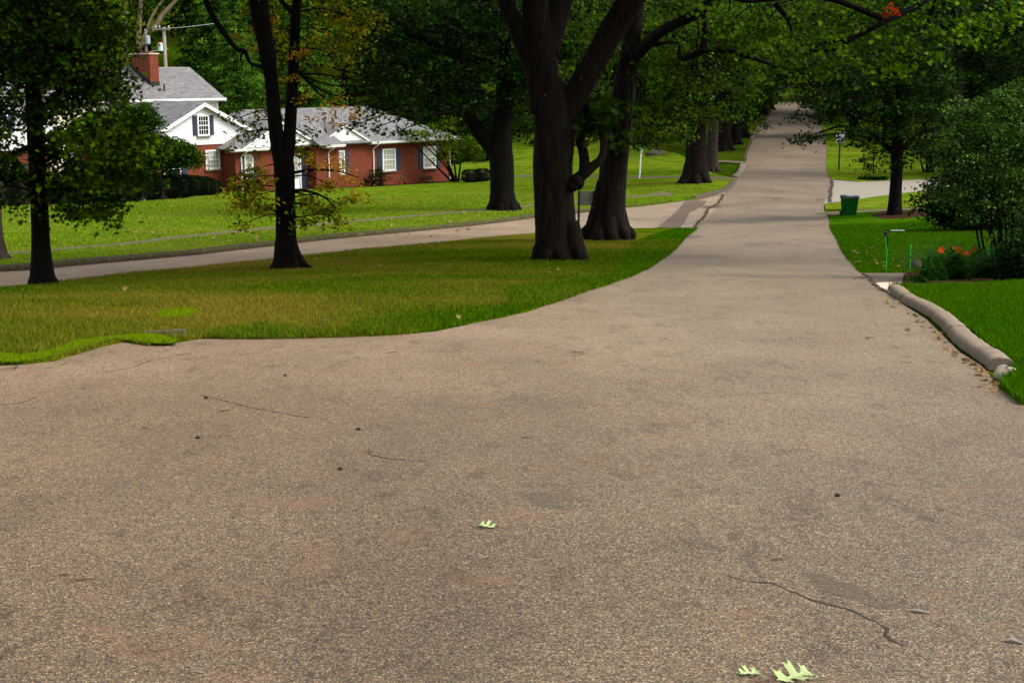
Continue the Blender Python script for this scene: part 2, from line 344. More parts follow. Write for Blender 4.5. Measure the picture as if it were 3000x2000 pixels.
M['cream'] = rows('cream_clapboard', (.72, .66, .50), (.38, .35, .28), .17)
M['shingle'] = rows('grey_shingles', (.19, .187, .187), (.105, .103, .103), .07, (.28, 0))
M['shingle_side'] = rows('grey_side_shingles', (.20, .198, .198), (.118, .116, .116), .07, (.28, 0, 1))
M['white'] = simple('white_paint', (.70, .70, .69), .5, .4, .04, 3)
M['shutter'] = simple('navy_shutter', (.022, .032, .058), .5, .4, .15, 8)
M['glass'] = simple('dark_glass', (.012, .014, .016), .08, .9, .2, 2)
M['curtain'] = simple('curtain', (.28, .29, .24), .6, .5, .35, 9)
M['mulch'] = simple('mulch', (.035, .018, .012), 1.0, 0.0, .5, 14)
M['greenplastic'] = simple('green_plastic', (.002, .055, .006), .8, .05, .15, 5)
M['darkgreen'] = simple('dark_green_plastic', (.008, .035, .016), .5, .5, .1, 5)
M['neon'] = simple('bright_green_metal', (.01, .42, .06), .5, .4, .1, 5)
M['black'] = simple('black_metal', (.012, .010, .009), .6, .3, .2, 8)
M['signback'] = simple('weathered_sign_back', (.10, .095, .075), .5, .4, .15, 4)
M['signwhite'] = simple('sign_white', (.75, .76, .78), .5, .3, .03, 4)
M['lamp'] = simple('lamp_white', (.55, .58, .56), .5, .4, .1, 8)
M['pole'] = simple('pole_wood', (.22, .20, .17), .9, .1, .25, 6)
M['can'] = simple('transformer_grey', (.50, .60, .62), .5, .4, .06, 4)
M['stone'] = concrete('field_stone', (.20, .16, .11), (.40, .34, .26))
M['stonedark'] = concrete('grey_stone', (.045, .036, .026), (.12, .10, .075))
M['deadleaf'] = leafmat('dead_leaves', (.10, .05, .02), (.22, .13, .06), (.40, .30, .16), .8, .1, .1)
M['freshleaf'] = leafmat('pale_green_leaf', (.24, .33, .11), (.33, .41, .18), (.42, .48, .26), .6, .3, .1)
M['twig'] = simple('twig_brown', (.12, .05, .025), .9, .1, .3, 30)
M['acorn'] = simple('dark_seed', (.02, .012, .008), .6, .3, .3, 30)
M['petal'] = leafmat('orange_petals', (.6, .06, .01), (.75, .12, .015), (.8, .2, .02), .6, .2, .2)
M['pinkpetal'] = leafmat('pink_petals', (.6, .03, .08), (.75, .04, .15), (.8, .08, .2), .6, .2, .2)
# ---------------------------------------------------------------- leaves and trees
def _lobed():
    p = [(0, -.5), (.10, -.28), (.30, -.34), (.16, -.10), (.46, -.02), (.17, .10), (.30, .34), (.08, .24), (0, .5)]
    return np.array(p+[(-x, y) for x, y in reversed(p[1:-1])])
SH = {'lobed': _lobed(), 'oval': np.array([(0, -.5), (.22, -.2), (.24, .15), (0, .5), (-.24, .15), (-.22, -.2)]),
      'quad': np.array([(0, -.5), (.3, .0), (0, .5), (-.3, .0)]), 'clump': np.array([(0, -.5), (.2, -.12), (.5, .1), (.12, .12), (0, .5), (-.16, .1), (-.5, -.05), (-.14, -.15)])}
def leaves(pos, size, shape='lobed', up=.6, rnd=None, name='crown'):
    n = len(pos); s = SH[shape]; k = len(s)
    nr = rng.normal(size=(n, 3)); nr[:, 2] = np.abs(nr[:, 2])*.8+up; nr /= np.linalg.norm(nr, axis=1)[:, None]
    a = rng.normal(size=(n, 3)); a -= nr*(a*nr).sum(1)[:, None]; a /= np.linalg.norm(a, axis=1)[:, None]; b = np.cross(nr, a)
    sz = size*rng.uniform(.65, 1.3, n)
    V = pos[:, None, :]+sz[:, None, None]*(s[None, :, 0, None]*a[:, None, :]+s[None, :, 1, None]*b[:, None, :]
        + (np.abs(s[:, 0])*.35-.25*s[:, 1]**2)[None, :, None]*nr[:, None, :])
    if rnd is None: rnd = rng.uniform(0, 1, n)
    return npmesh(name, V.reshape(-1, 3), np.arange(n*k), np.full(n, k), rnd)
class Crown:
    def __init__(s): s.p = []; s.r = []; s.tw = MB()
    def blob(s, c, rad, leaf=.12, dens=1.0, root=None, spray=.42, br=.04, tone=0.0):
        c = np.array(c, float); rad = np.array(rad if hasattr(rad, '__len__') else (rad, rad, rad*.7), float)
        if root is not None:
            root = np.array(root, float); L = np.linalg.norm(c-root); mid = (root+c)/2+np.array([rng.normal()*.1*L, rng.normal()*.05*L, .10*L])
            pp = smoothpath([root, mid, c], 4); s.tw.tube(pp, np.linspace(br, br*.45, len(pp)), 5, False)
        m = (rad[0]*rad[1]*rad[2])**(1/3); ns = max(3, int(36*m*m*dens*(.42/spray)**2))
        d = rng.normal(size=(ns, 3)); d /= np.linalg.norm(d, axis=1)[:, None]
        q = rng.uniform(.35, 1, ns)**.6; cen = c+d*q[:, None]*rad*(1+.15*rng.normal(size=(ns, 1)))
        for i in range(ns):
            if leaf < .2 and i % 2 == 0:
                s.tw.tube([c+(cen[i]-c)*.15, c+(cen[i]-c)*.6+np.array([0, 0, .06]), cen[i]], [br*.4, br*.25, .006], 3, False)
            nl = int(38*(.12/leaf)**2*(spray/.42)**2*rng.uniform(.5, 1.4))
            if nl < 1: nl = 1
            o = rng.normal(size=(nl, 3))*spray*.55; o[:, 2] *= .38; o[:, 2] -= .35*(o[:, 0]**2+o[:, 1]**2)/spray*.6
            o[:, 2] += (o[:, 0]*d[i, 0]+o[:, 1]*d[i, 1])*(-.25)
            s.p.append(cen[i]+o); base = rng.uniform(.05, .85)+tone
            s.r.append(np.clip(base+rng.normal(size=nl)*.11, 0, 1))
    def build(s, parent, m, leaf=.12, shape='lobed', name='crown', up=.6, barkm=None, twigs=True):
        p = np.vstack(s.p)
        ok = link(name, leaves(p, leaf, shape, up, np.concatenate(s.r), name), m, parent)
        if twigs and s.tw.v: s.tw.build('branches', barkm or M['barkdark'], parent)
        return ok
def limb(mb, pts, rad, seg=14, wob=.05, k=4):
    pp = smoothpath(pts, k); rr = np.interp(np.linspace(0, 1, len(pp)), np.linspace(0, 1, len(rad)), rad); mb.tube(pp, rr, seg, True, wob); return pp
def flare(r, n=5, amt=1.0):  return [r*(1+.9*amt), r*(1+.38*amt), r*(1+.12*amt), r]
def roots(mb, base, r, n=6, L=1.0):
    for i in range(n):
        a = 2*math.pi*(i+.35*random.random())/n; c, s_ = math.cos(a), math.sin(a)
        x1, y1 = base[0]+c*r*(1.9*L), base[1]+s_*r*(1.9*L)
        limb(mb, [(base[0]+c*r*.55, base[1]+s_*r*.55, base[2]+r*1.9), (base[0]+c*r*1.0, base[1]+s_*r*1.0, base[2]+r*.55), (x1, y1, tz(x1, y1)-.04)], [r*.42, r*.38, r*.12], 8, .08)
# ---------------------------------------------------------------- ground, roads, paths
def resample(poly, s, closed=True):
    out = []; n = len(poly); rng_ = range(n if closed else n-1)
    for i in rng_:
        a = np.array(poly[i][:2], float); b = np.array(poly[(i+1) % n][:2], float); k = max(1, int(np.linalg.norm(b-a)/s))
        out += [a+(b-a)*j/k for j in range(k)]
    if not closed: out.append(np.array(poly[-1][:2], float))
    return np.array(out)
def inside(poly, x, y):
    r = np.zeros(x.shape, bool); p = np.asarray(poly); q = np.roll(p, -1, 0)
    for (x0, y0), (x1, y1) in zip(p, q):
        c = ((y0 > y) != (y1 > y)); 
        if y1 != y0: r ^= c & (x < (x1-x0)*(y-y0)/(y1-y0)+x0)
    return r
def sheet(name, poly, dz, m, s=.8, skirt=0.0, kind='structure', rough=False):
    if name == 'lawn' and rough:
        b = resample(poly, min(s, .45)); near = (b[:, 1] < 60)[:, None]; b = b+rng.normal(size=b.shape)*.022*near
    else: b = resample(poly, s)
    lo = b.min(0); hi = b.max(0)
    gx, gy = np.meshgrid(np.arange(lo[0]+s*.5, hi[0], s), np.arange(lo[1]+s*.5, hi[1], s)); gx = gx.ravel(); gy = gy.ravel()
    ok = inside(b, gx, gy); gx = gx[ok]; gy = gy[ok]
    keep = np.ones(len(gx), bool)
    for i in range(0, len(gx), 4000):
        d2 = ((gx[i:i+4000, None]-b[None, :, 0])**2+(gy[i:i+4000, None]-b[None, :, 1])**2).min(1); keep[i:i+4000] = d2 > (.35*s)**2
    pts = [Vector(p) for p in b]+[Vector((x, y)) for x, y in zip(gx[keep], gy[keep])]
    V, E, Fc, *_r = delaunay_2d_cdt(pts, [], [list(range(len(b)))], 1, 1e-5)
    V = np.array([tuple(v) for v in V]); Z = TZ(V[:, 0], V[:, 1])+dz; vs = np.column_stack([V, Z])
    vs = [tuple(v) for v in vs]; fs = [tuple(f) for f in Fc]
    if skirt:
        k = len(vs); zb = TZ(b[:, 0], b[:, 1]); n = len(b)
        vs += [(p[0], p[1], z+dz) for p, z in zip(b, zb)]+[(p[0], p[1], z+dz-skirt) for p, z in zip(b, zb)]
        fs += [(k+i, k+(i+1) % n, k+n+(i+1) % n, k+n+i) for i in range(n)]
    me = D.meshes.new(name); me.from_pydata(vs, [], fs); me.update(); o = link(name, me, m); 
    return tag(o, kind=kind) if kind else o
def px(l): return [G(*p)[:2] for p in l]
def curve2(pts, k=4): 
    q = smoothpath([(p[0], p[1], 0) for p in pts], k); return [(a, b) for a, b, _ in q]
def ribbon(pts, w):
    p = np.array([q[:2] for q in pts], float); t = np.gradient(p, axis=0); t /= np.linalg.norm(t, axis=1)[:, None]; n = np.column_stack([-t[:, 1], t[:, 0]])
    w = np.broadcast_to(np.asarray(w, float), (len(p),))[:, None]; return [tuple(a) for a in p+n*w/2]+[tuple(a) for a in (p-n*w/2)[::-1]]
# one ground sheet reaching the horizon
xs = np.unique(np.concatenate([np.arange(-600, -60, 30), np.arange(-60, -20, 2.), np.arange(-20, 40, 1.), np.arange(40, 90, 2.), np.arange(90, 601, 30)]))
ys = np.unique(np.concatenate([np.arange(-120, -10, 10.), np.arange(-10, 125, 1.), np.arange(125, 240, 3.), np.arange(240, 900, 30.)]))
GX, GY = np.meshgrid(xs, ys); cx = np.clip(GX, -75, 95); cy = np.clip(GY, -15, 235)
GZ = TZ(cx, cy)+(np.abs(GX-cx))*.03+(GY-cy).clip(0)*.12+(GY-cy).clip(None, 0)*-.08
nx, ny = len(xs), len(ys); idx = np.arange(nx*ny).reshape(ny, nx)
q = np.stack([idx[:-1, :-1], idx[:-1, 1:], idx[1:, 1:], idx[1:, :-1]], -1).reshape(-1, 4)
o = link('ground', npmesh('ground', np.column_stack([GX.ravel(), GY.ravel(), GZ.ravel()]), q, np.full(len(q), 4)), M['ground'], smooth=True); tag(o, kind='structure')
# outlines measured from the photograph
island_front = px([(2039,673),(1988,719),(1958,749),(1890,794),(1842,817),(1780,838),(1706,862),(1669,877),(1570,909),(1468,936),(1400,949),(1275,976),(1148,988),(1020,993),(893,997),(780,999),(670,999),(593,997),(530,1008),(440,1019),(363,1007),(306,1020),(230,1043),(153,1064),(77,1074),(0,1077)])
island_back = px([(0,852),(92,842),(191,829),(383,806),(574,789),(804,764),(900,754),(1090,733),(1275,717),(1400,700),(1563,686),(1699,676),(1825,672),(1930,671),(2039,671)])
street_far = px([(0,798),(92,793),(191,783),(383,766),(574,749),(804,722),(900,710),(1200,681),(1400,661),(1563,640),(1700,625),(1822,611),(1910,602),(1975,593),(2040,584),(2094,569),(2128,559)])
road_left = px([(2128,559),(2150,545),(2152,525),(2169,516),(2182,486),(2190,448),(2207,409),(2232,371),(2255,341),(2266,314),(2280,300)])
road_right = px([(2378,300),(2390,330),(2402,356),(2415,395),(2423,432),(2420,478),(2425,513),(2437,530),(2432,560),(2414,600),(2414,619),(2428,641),(2443,687),(2466,733),(2495,770),(2526,803),(2560,835),(2609,869),(2665,909),(2714,940),(2768,994),(2814,1039),(2876,1077),(2930,1147),(3000,1193)])
isl = island_front+[(-14, 11), (-22, 17), (-20, 22)]+island_back
road = road_right+[(6, 7), (12, 2), (14, -8), (-22, -8), (-22, 12), (-14, 10)]+island_front[::-1]+px([(2070,640),(2110,600)])+road_left
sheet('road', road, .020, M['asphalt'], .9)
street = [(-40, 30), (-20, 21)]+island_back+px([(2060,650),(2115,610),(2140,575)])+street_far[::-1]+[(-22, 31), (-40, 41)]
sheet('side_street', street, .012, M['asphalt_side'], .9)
# island lawn: turf a little above the asphalt
sheet('lawn', isl, .045, M['island'], .7, skirt=.05, rough=True)
lawn_far = street_far[:]+px([(2150,545),(2152,528)])+px([(2060,500),(1990,455)])+[(8, 128), (-30, 124), (-70, 110), (-70, 46), (-40, 41.2), (-22, 31.3)]
def soft(poly): return poly
sheet('lawn', lawn_far, .10, M['lawn'], 1.0, skirt=.1)
lr1 = px([(2428,641),(2443,687),(2466,733),(2495,770),(2526,803),(2656,803)])+[(14, 31.8), (40, 34), (50, 62)]+px([(3000,618),(2685,616),(2470,628)])
sheet('lawn', lr1, .045, M['green'], .8, skirt=.05)
lr2 = px([(2420,616),(2414,601),(2470,592),(2521,585),(2636,569),(2751,558),(3000,545),(3000,600),(2800,606),(2685,610),(2560,616)])
sheet('lawn', lr2, .045, M['lawn'], .8, skirt=.05)
lr3 = px([(2437,527),(2425,513),(2420,478),(2423,432),(2410,380),(2404,356)])+[(32, 150), (75, 150), (75, 92)]+px([(3000,512),(2766,523),(2597,530),(2517,534)])
sheet('lawn', lr3, .045, M['lawn'], 1.2, skirt=.05)
kerb_in = px([(2615,845),(2655,868),(2700,893),(2762,925),(2850,985),(2910,1030),(2965,1075),(2975,1100),(2932,1148),(3000,1193)])
lr4 = kerb_in+[(7, 9), (14, 6), (30, 14), (30, 24)]+px([(3000,838),(2850,846),(2700,850),(2650,848)])
sheet('lawn', lr4, .075, M['green'], .5, skirt=.08, rough=True)
row_left = px([(2184,484),(2190,448),(2207,409),(2232,371),(2255,341),(2266,314)])
sheet('lawn', px([(2094,472)])+row_left+[(22, 172), (6, 128)]+px([(1960,430)]), .05, M['ground'], 1.2, skirt=.05)
# mown lime strips at the near left edge of the island
def blob2(l): return curve2(px(l)+[px(l)[0]], 4)[:-1]
lime1 = blob2([(0,1048),(60,1054),(120,1046),(185,1032),(215,1014),(290,1004),(360,996),(450,992),(520,1012),(460,1020),(355,1008),(300,1018),(230,1038),(160,1060),(80,1073),(0,1075)]); sheet('grass_strip', lime1, .056, M['lime'], .3)
lime2 = blob2([(470,925),(520,918),(573,920),(575,935),(540,945),(480,944),(460,936)]); sheet('grass_strip', lime2, .056, M['lime'], .3)
# bare soil under the trees and along the house
sheet('soil', curve2([(H0+HD*s+HN*y)[:2] for s, y in ((-13, -.9), (-9, -1.0), (-5, -1.0), (0, -1.2), (4, -1.1), (7.6, -1.3), (7.6, .2), (0, .3), (-13, .3))], 2), .108, M['mulch'], .6)
sheet('soil', blob2([(2640,848),(2700,856),(2800,848),(3000,838),(3060,800),(2900,770),(2740,772),(2660,800)]), .05, M['mulch'], .5)
sheet('soil', blob2([(2550,634),(2600,645),(2680,640),(2720,630),(2680,622),(2600,620)]), .052, M['mulch'], .5)
sheet('soil', blob2([(2690,684),(2800,690),(3000,680),(3000,660),(2850,655),(2740,665)]), .052, M['mulch'], .5)
# driveways and pavements
sheet('driveway', px([(2437,528),(2517,535),(2597,531),(2766,524),(3000,513),(3000,545),(2751,557),(2636,568),(2521,584),(2414,599),(2425,570)]), .030, M['drive'], .8)
sheet('driveway', px([(2526,804),(2656,804)])+[(14, 31.6), (14, 26)]+px([(2660,838),(2548,828)]), .030, M['asphalt_patch'], .6)
sheet('driveway', px([(2552,833),(2660,833)])+[(13, 27), (10, 22.6)]+px([(2655,866),(2607,866)]), .036, M['pale'], .5)
WALKS = []
def walk(pts, w, dz, m=None, name='pavement'): WALKS.append(ribbon(curve2(px(pts), 3), w)); return sheet(name, ribbon(curve2(px(pts), 3), w), dz, m or M['path'], .6)
walk([(0,756),(38,752),(161,741),(383,722),(520,705),(670,689),(804,674),(900,668),(1100,650),(1250,636),(1420,621),(1560,608),(1700,596),(1822,585),(1960,574)], .85, .106)
walk([(1380,528),(1502,521),(1570,521),(1700,521),(1835,523),(1995,524),(2145,529)], 1.3, .106)
walk([(2084,474),(2180,479)], 1.2, .07, M['asphalt_patch'])
walk([(2414,630),(2470,624),(2570,618),(2685,613),(2850,608),(3000,600)], 1.25, .030)
sheet('pavement', px([(1893,579),(1925,566),(1958,567),(1975,580)]), .106, M['path'], .5)
# asphalt patches, cracks and filler
sheet('asphalt_patch', px([(1922,669),(1960,640),(2004,594),(2012,590),(2072,590),(2062,603),(2020,624),(1993,669)]), .027, M['asphalt_patch'], .5)
sheet('asphalt_patch', px([(1978,590),(2050,586),(2100,572),(2128,560),(2094,571),(2052,583),(1975,594)]), .031, M['asphalt_patch'], .5)
sheet('asphalt_patch', px([(2060,605),(2110,604),(2112,610),(2060,611)]), .031, M['asphalt_patch'], .3)
def crack(pts, w, dz=.0245, jit=.02, m=None):
    p = resample([g for g in px(pts)], .12 if w > .05 else .035, False); wk = np.cumsum(rng.normal(size=p.shape), axis=0)*.35; p = p+(rng.normal(size=p.shape)*.4+wk-np.linspace(0, 1, len(p))[:, None]*wk[-1])*jit*(1 if w > .05 else .5); ww = w*rng.uniform(.25, 1.45, len(p)); ww[0] = ww[-1] = w*.2
    sheet('crack', ribbon(p, ww), dz if w > .05 else .0216, m or M['crack'], .5)
crack([(2034,668),(2045,650),(2062,630),(2072,612),(2100,598),(2112,580),(2118,570)], .17, .034, .03)
crack([(2436,529),(2434,548),(2430,565),(2428,582),(2432,596)], .2, .038, .03)
crack([(2528,805),(2545,822),(2560,838),(2590,858)], .06, .042, .02)
crack([(2130,1697),(2170,1712),(2215,1718),(2260,1722),(2310,1745),(2360,1766),(2420,1782),(2480,1798),(2540,1822),(2590,1850),(2594,1875),(2610,1893),(2660,1912)], .014, jit=.018)
crack([(2675,1925),(2690,1935),(2715,1947)], .012, jit=.010)
crack([(1052,1335),(1080,1341),(1110,1347),(1140,1354),(1190,1358),(1260,1360)], .016, jit=.008)
crack([(590,1165),(640,1178),(760,1205),(860,1225),(960,1238)], .016, jit=.01)
crack([(0,1195),(60,1188),(110,1170)], .02, jit=.01)
for l in ([(300,1098),(380,1085),(450,1060),(560,1040)], [(0,1090),(40,1083),(140,1085),(200,1070)], [(40,1092),(50,1078)]): crack(l, .02, jit=.008)
for l in ([(2440,1166),(2560,1178),(2700,1190),(2860,1203)], [(2100,1170),(2260,1158),(2440,1166)], [(1540,640+370),(1640,1030),(1700,1036)]): crack(l, .012, jit=.01)
for l in ([(2048,1600),(2075,1598),(2100,1612),(2130,1616),(2125,1628),(2080,1625),(2052,1612)], [(2126,1580),(2150,1568),(2180,1570),(2170,1590),(2140,1594)],
          [(2160,1645),(2180,1630),(2200,1635),(2215,1665),(2232,1700),(2215,1695),(2190,1662),(2170,1660)],
          [(2340,1690),(2400,1690),(2440,1712),(2500,1722),(2540,1745),(2580,1770),(2650,1765),(2648,1790),(2600,1800),(2550,1790),(2490,1768),(2440,1752),(2390,1740),(2376,1716)],
          [(1540,1455),(1600,1452),(1640,1480),(1690,1500),(1640,1505),(1560,1490)], [(1370,1398),(1400,1388),(1425,1395),(1410,1408),(1380,1408)], [(2210,1590),(2228,1612),(2214,1632),(2204,1610)]):
    sheet('asphalt_patch', blob2(l), .0218, M['asphalt_new'], .2)
for l in ([(2258,583),(2262,581),(2290,582),(2294,584),(2270,586)], [(2384,587),(2400,586),(2420,588),(2400,589)], [(1990,692),(2030,690),(2060,697),(2000,700)]):
    sheet('asphalt_patch', blob2(l), .027, M['asphalt_patch'], .3)
sheet('manhole_cover', [(G(2130,539)[0]+.5*math.cos(a), G(2130,539)[1]+.5*math.sin(a)) for a in np.linspace(0, 6.1, 16)], .038, M['kerbdark'], .3)
# kerbs of the side street and the main road
def kerb(pts, w, h, m, label, side=1):
    p = resample(pts, 1.2, False); z = TZ(p[:, 0], p[:, 1]); t = np.gradient(p[:, :2], axis=0); t /= np.linalg.norm(t, axis=1)[:, None]; n = np.column_stack([-t[:, 1], t[:, 0]])*side
    prof = [(-w*.06, -.05), (0, h*.75), (w*.12, h*.96), (w*.3, h), (w, h), (w, -.05)]; V = []; f = []; k = len(prof)
    for i in range(len(p)):
        jz = .008*math.sin(i*1.7)
        V += [(p[i, 0]+n[i, 0]*a, p[i, 1]+n[i, 1]*a, z[i]+b+jz) for a, b in prof]
    for i in range(len(p)-1): f += [(i*k+j, i*k+j+1, (i+1)*k+j+1, (i+1)*k+j) for j in range(k-1)]
    f += [tuple(range(k)), tuple(range((len(p)-1)*k+k-1, (len(p)-1)*k-1, -1))]
    me = D.meshes.new('kerb'); me.from_pydata(V, [], f); me.update(); o = link('kerb', me, m, smooth=False); tag(o, label, 'kerb', None, 'structure'); return o
kerb([(-40, 41.2), (-22, 31.3)]+street_far[:12], .22, .16, M['kerbdark'], 'long dark kerb along the far side of the side street')
kerb(px([(1822,611),(1860,606),(1910,602),(1965,594)]), .22, .12, M['kerbdark'], 'short kerb')
kerb(px([(2040,584),(2094,571),(2128,561),(2150,547),(2155,536)]), .3, .14, M['stonedark'], 'kerb at corner')
kerb(px([(2160,523),(2176,508),(2184,484)]), .3, .16, M['kerblight'], 'kerb')
kerb(px([(2186,470),(2190,448),(2198,425),(2207,409)]), .2, .10, M['kerbdark'], 'kerb')
kerb(px([(2207,409),(2219,391),(2232,371)]), .25, .18, M['kerblight'], 'kerb')
kerb(px([(2234,369),(2255,341),(2266,314)]), .2, .14, M['kerbdark'], 'kerb')
# rounded concrete kerb at the right, broken into pieces
kp = smoothpath([G(*p) for p in [(2622,853),(2638,868),(2668,890),(2712,910),(2758,938),(2792,968),(2830,1008),(2872,1040),(2912,1066),(2938,1088)]], 6)
ke = empty('concrete_kerb', tuple(kp[-1]), 0, 'rounded grey concrete kerb, cracked, curving along the right edge of the road', 'kerb')
PK = [(1.02, -.2), (1.0, .35), (.93, .70), (.70, .95), (.40, 1.04), (.0, 1.05), (-.35, 1.0), (-.68, .78), (-.92, .42), (-1.08, .10), (-1.15, -.2)]
def seg(a, b, r0, r1):
    q = kp[a:b+1]-kp[-1]; n = len(q); V = []; f = []; prof = [(1.02, -.2), (1.0, .35), (.93, .70), (.70, .95), (.40, 1.04), (.0, 1.05), (-.35, 1.0), (-.68, .78), (-.92, .42), (-1.08, .10), (-1.15, -.2)]; k = len(prof)
    t = np.gradient(q[:, :2], axis=0); t /= np.linalg.norm(t, axis=1)[:, None]
    for i in range(n):
        r = r0+(r1-r0)*i/(n-1)+.004*math.sin(i*2.1+a)+rng.normal()*.002; zz = tz(kp[a+i, 0], kp[a+i, 1])-kp[-1, 2]+.03
        if a == 0 and i < 3: r *= (.8, .93, 1)[i]
        V += [(q[i, 0]+t[i, 1]*c*r+rng.normal()*.0022, q[i, 1]-t[i, 0]*c*r+rng.normal()*.0022, zz+max(s_*r*.74, -.04)+rng.normal()*.0022) for c, s_ in prof]
    for i in range(n-1): f += [(i*k+j, i*k+j+1, (i+1)*k+j+1, (i+1)*k+j) for j in range(k-1)]
    f += [tuple(range(k)), tuple(range(n*k-1, n*k-k-1, -1))]
    mb = MB(); mb.add(V, f); o = mb.build('kerb_segment', M['concrete'], ke, True)
    md = o.modifiers.new('edge', 'EDGE_SPLIT'); md.split_angle = R(50)
n_ = len(kp)-1
cuts = [0, int(n_*.22), int(n_*.62), int(n_*.86), n_]
kp0 = kp.copy()
for i, (a, b) in enumerate(zip(cuts[:-1], cuts[1:])):
    kp[a:b+1] = kp0[a:b+1]
    if a:
        u_ = (kp0[a+1]-kp0[a]); pa = kp0[a]-u_*.03-kp0[-1]; pb = kp0[a]+u_*.14-kp0[-1]; tu = Vector((u_[0], u_[1], 0)).normalized(); jm = MB(); rj = .122
        jm.add([(q[0]+tu.y*c_*rj, q[1]-tu.x*c_*rj, q[2]+.035+s__*rj*.75) for q in (pa, pb) for c_, s__ in PK], [(j, j+1, 12+j, 11+j) for j in range(10)]); jm.build('joint', M['mulch'], ke)
    sh = (kp0[min(a+1, n_)]-kp0[a])*.14; kp[a] = kp0[a]+sh if a else kp0[a]; kp[b] = kp0[b]-(sh*.3 if b < n_ else 0); seg(a, b, .122, .118); kp = kp0.copy()
# ---------------------------------------------------------------- grass blades
def grass_blades(name, poly, n, m, dz, h=.05, ymax=40, edge=None, hole=()):
    b = np.array(poly); lo = b.min(0); hi = b.max(0); hi[1] = min(hi[1], ymax); lo[0] = max(lo[0], -.36*hi[1]-1); hi[0] = min(hi[0], .37*hi[1]+1)
    X = rng.uniform(lo[0], hi[0], n*6); Y = lo[1]+(hi[1]-lo[1])*rng.uniform(0, 1, n*6)
    k = inside(b, X, Y) & (np.abs(X) < .37*Y+1) & (rng.uniform(0, 1, n*6) < np.minimum(1, (lo[1]+3)/Y)**1.3)
    X = X[k][:n]; Y = Y[k][:n]
    if edge is not None:
        e = resample(edge, .02, False); e = e[(e[:, 1] < ymax)]; e = e+rng.normal(size=e.shape)*.03; X = np.concatenate([X, e[:, 0]]); Y = np.concatenate([Y, e[:, 1]])
    for hp in hole: kk = ~inside(np.array(hp), X, Y); X = X[kk]; Y = Y[kk]
    Z = TZ(X, Y)+dz-.01; n = len(X)
    a = rng.uniform(0, 6.28, n); w = .0035*(1+Y/12); hh = h*rng.uniform(.5, 1.35, n)*(1+.15*np.sin(X*2.1)*np.sin(Y*1.3)); ln = rng.normal(size=(n, 2))*.5*hh[:, None]
    ca, sa = np.cos(a)*w, np.sin(a)*w
    V = np.empty((n, 3, 3)); V[:, 0] = np.column_stack([X-ca, Y-sa, Z]); V[:, 1] = np.column_stack([X+ca, Y+sa, Z]); V[:, 2] = np.column_stack([X+ln[:, 0], Y+ln[:, 1], Z+hh])
    o = link(name, npmesh(name, V.reshape(-1, 3), np.arange(n*3), np.full(n, 3), rng.uniform(0, 1, n)), m)
    return o
o = grass_blades('grass', isl, 260000, M['blade_i'], .045, .055, 42, island_front, (lime1, lime2))
o = grass_blades('grass', lime1, 30000, M['blade_y'], .056, .018, 42); o2 = grass_blades('grass', lime2, 4000, M['blade_y'], .05, .04, 42, lime2+lime2[:1]); tag(o2, 'small round patch of bright lime grass on the island', 'grass', None, 'stuff'); tag(o, 'bright lime fringe of short grass at the near left edge of the island', 'grass', None, 'stuff'); tag(o, 'short green and straw coloured grass growing on the road island', 'grass', None, 'stuff')
o = grass_blades('grass', lr4, 110000, M['blade_g'], .075, .05, 24, kerb_in); tag(o, 'green lawn grass behind the rounded kerb', 'grass', None, 'stuff')
o = grass_blades('grass', lr1, 90000, M['blade_g'], .045, .05, 55, px([(2428,641),(2443,687),(2466,733),(2495,770),(2526,803),(2656,803)])); tag(o, 'green lawn grass beyond the small driveway', 'grass', None, 'stuff')

fr = np.array(island_front[:18]); tt = np.gradient(fr, axis=0); tt /= np.linalg.norm(tt, axis=1)[:, None]; nn = np.column_stack([tt[:, 1], -tt[:, 0]]); wd = (.8+.5*np.sin(np.arange(len(fr))*1.3))[:, None]
if not inside(np.array(isl), *(fr+nn*.3)[8:9].T)[0]: nn = -nn
strip = [tuple(q) for q in fr]+[tuple(q) for q in (fr+nn*wd)[::-1]]
o = grass_blades('grass', strip, 60000, M['blade_g'], .05, .065, 56, island_front[:18]); tag(o, 'greener fringe of longer grass along the road edge of the island', 'grass', None, 'stuff')
o = grass_blades('grass', lawn_far, 150000, M['blade_l'], .10, .06, 78, street_far[:14], WALKS); tag(o, 'mown yellow green grass of the house lawn', 'grass', None, 'stuff')
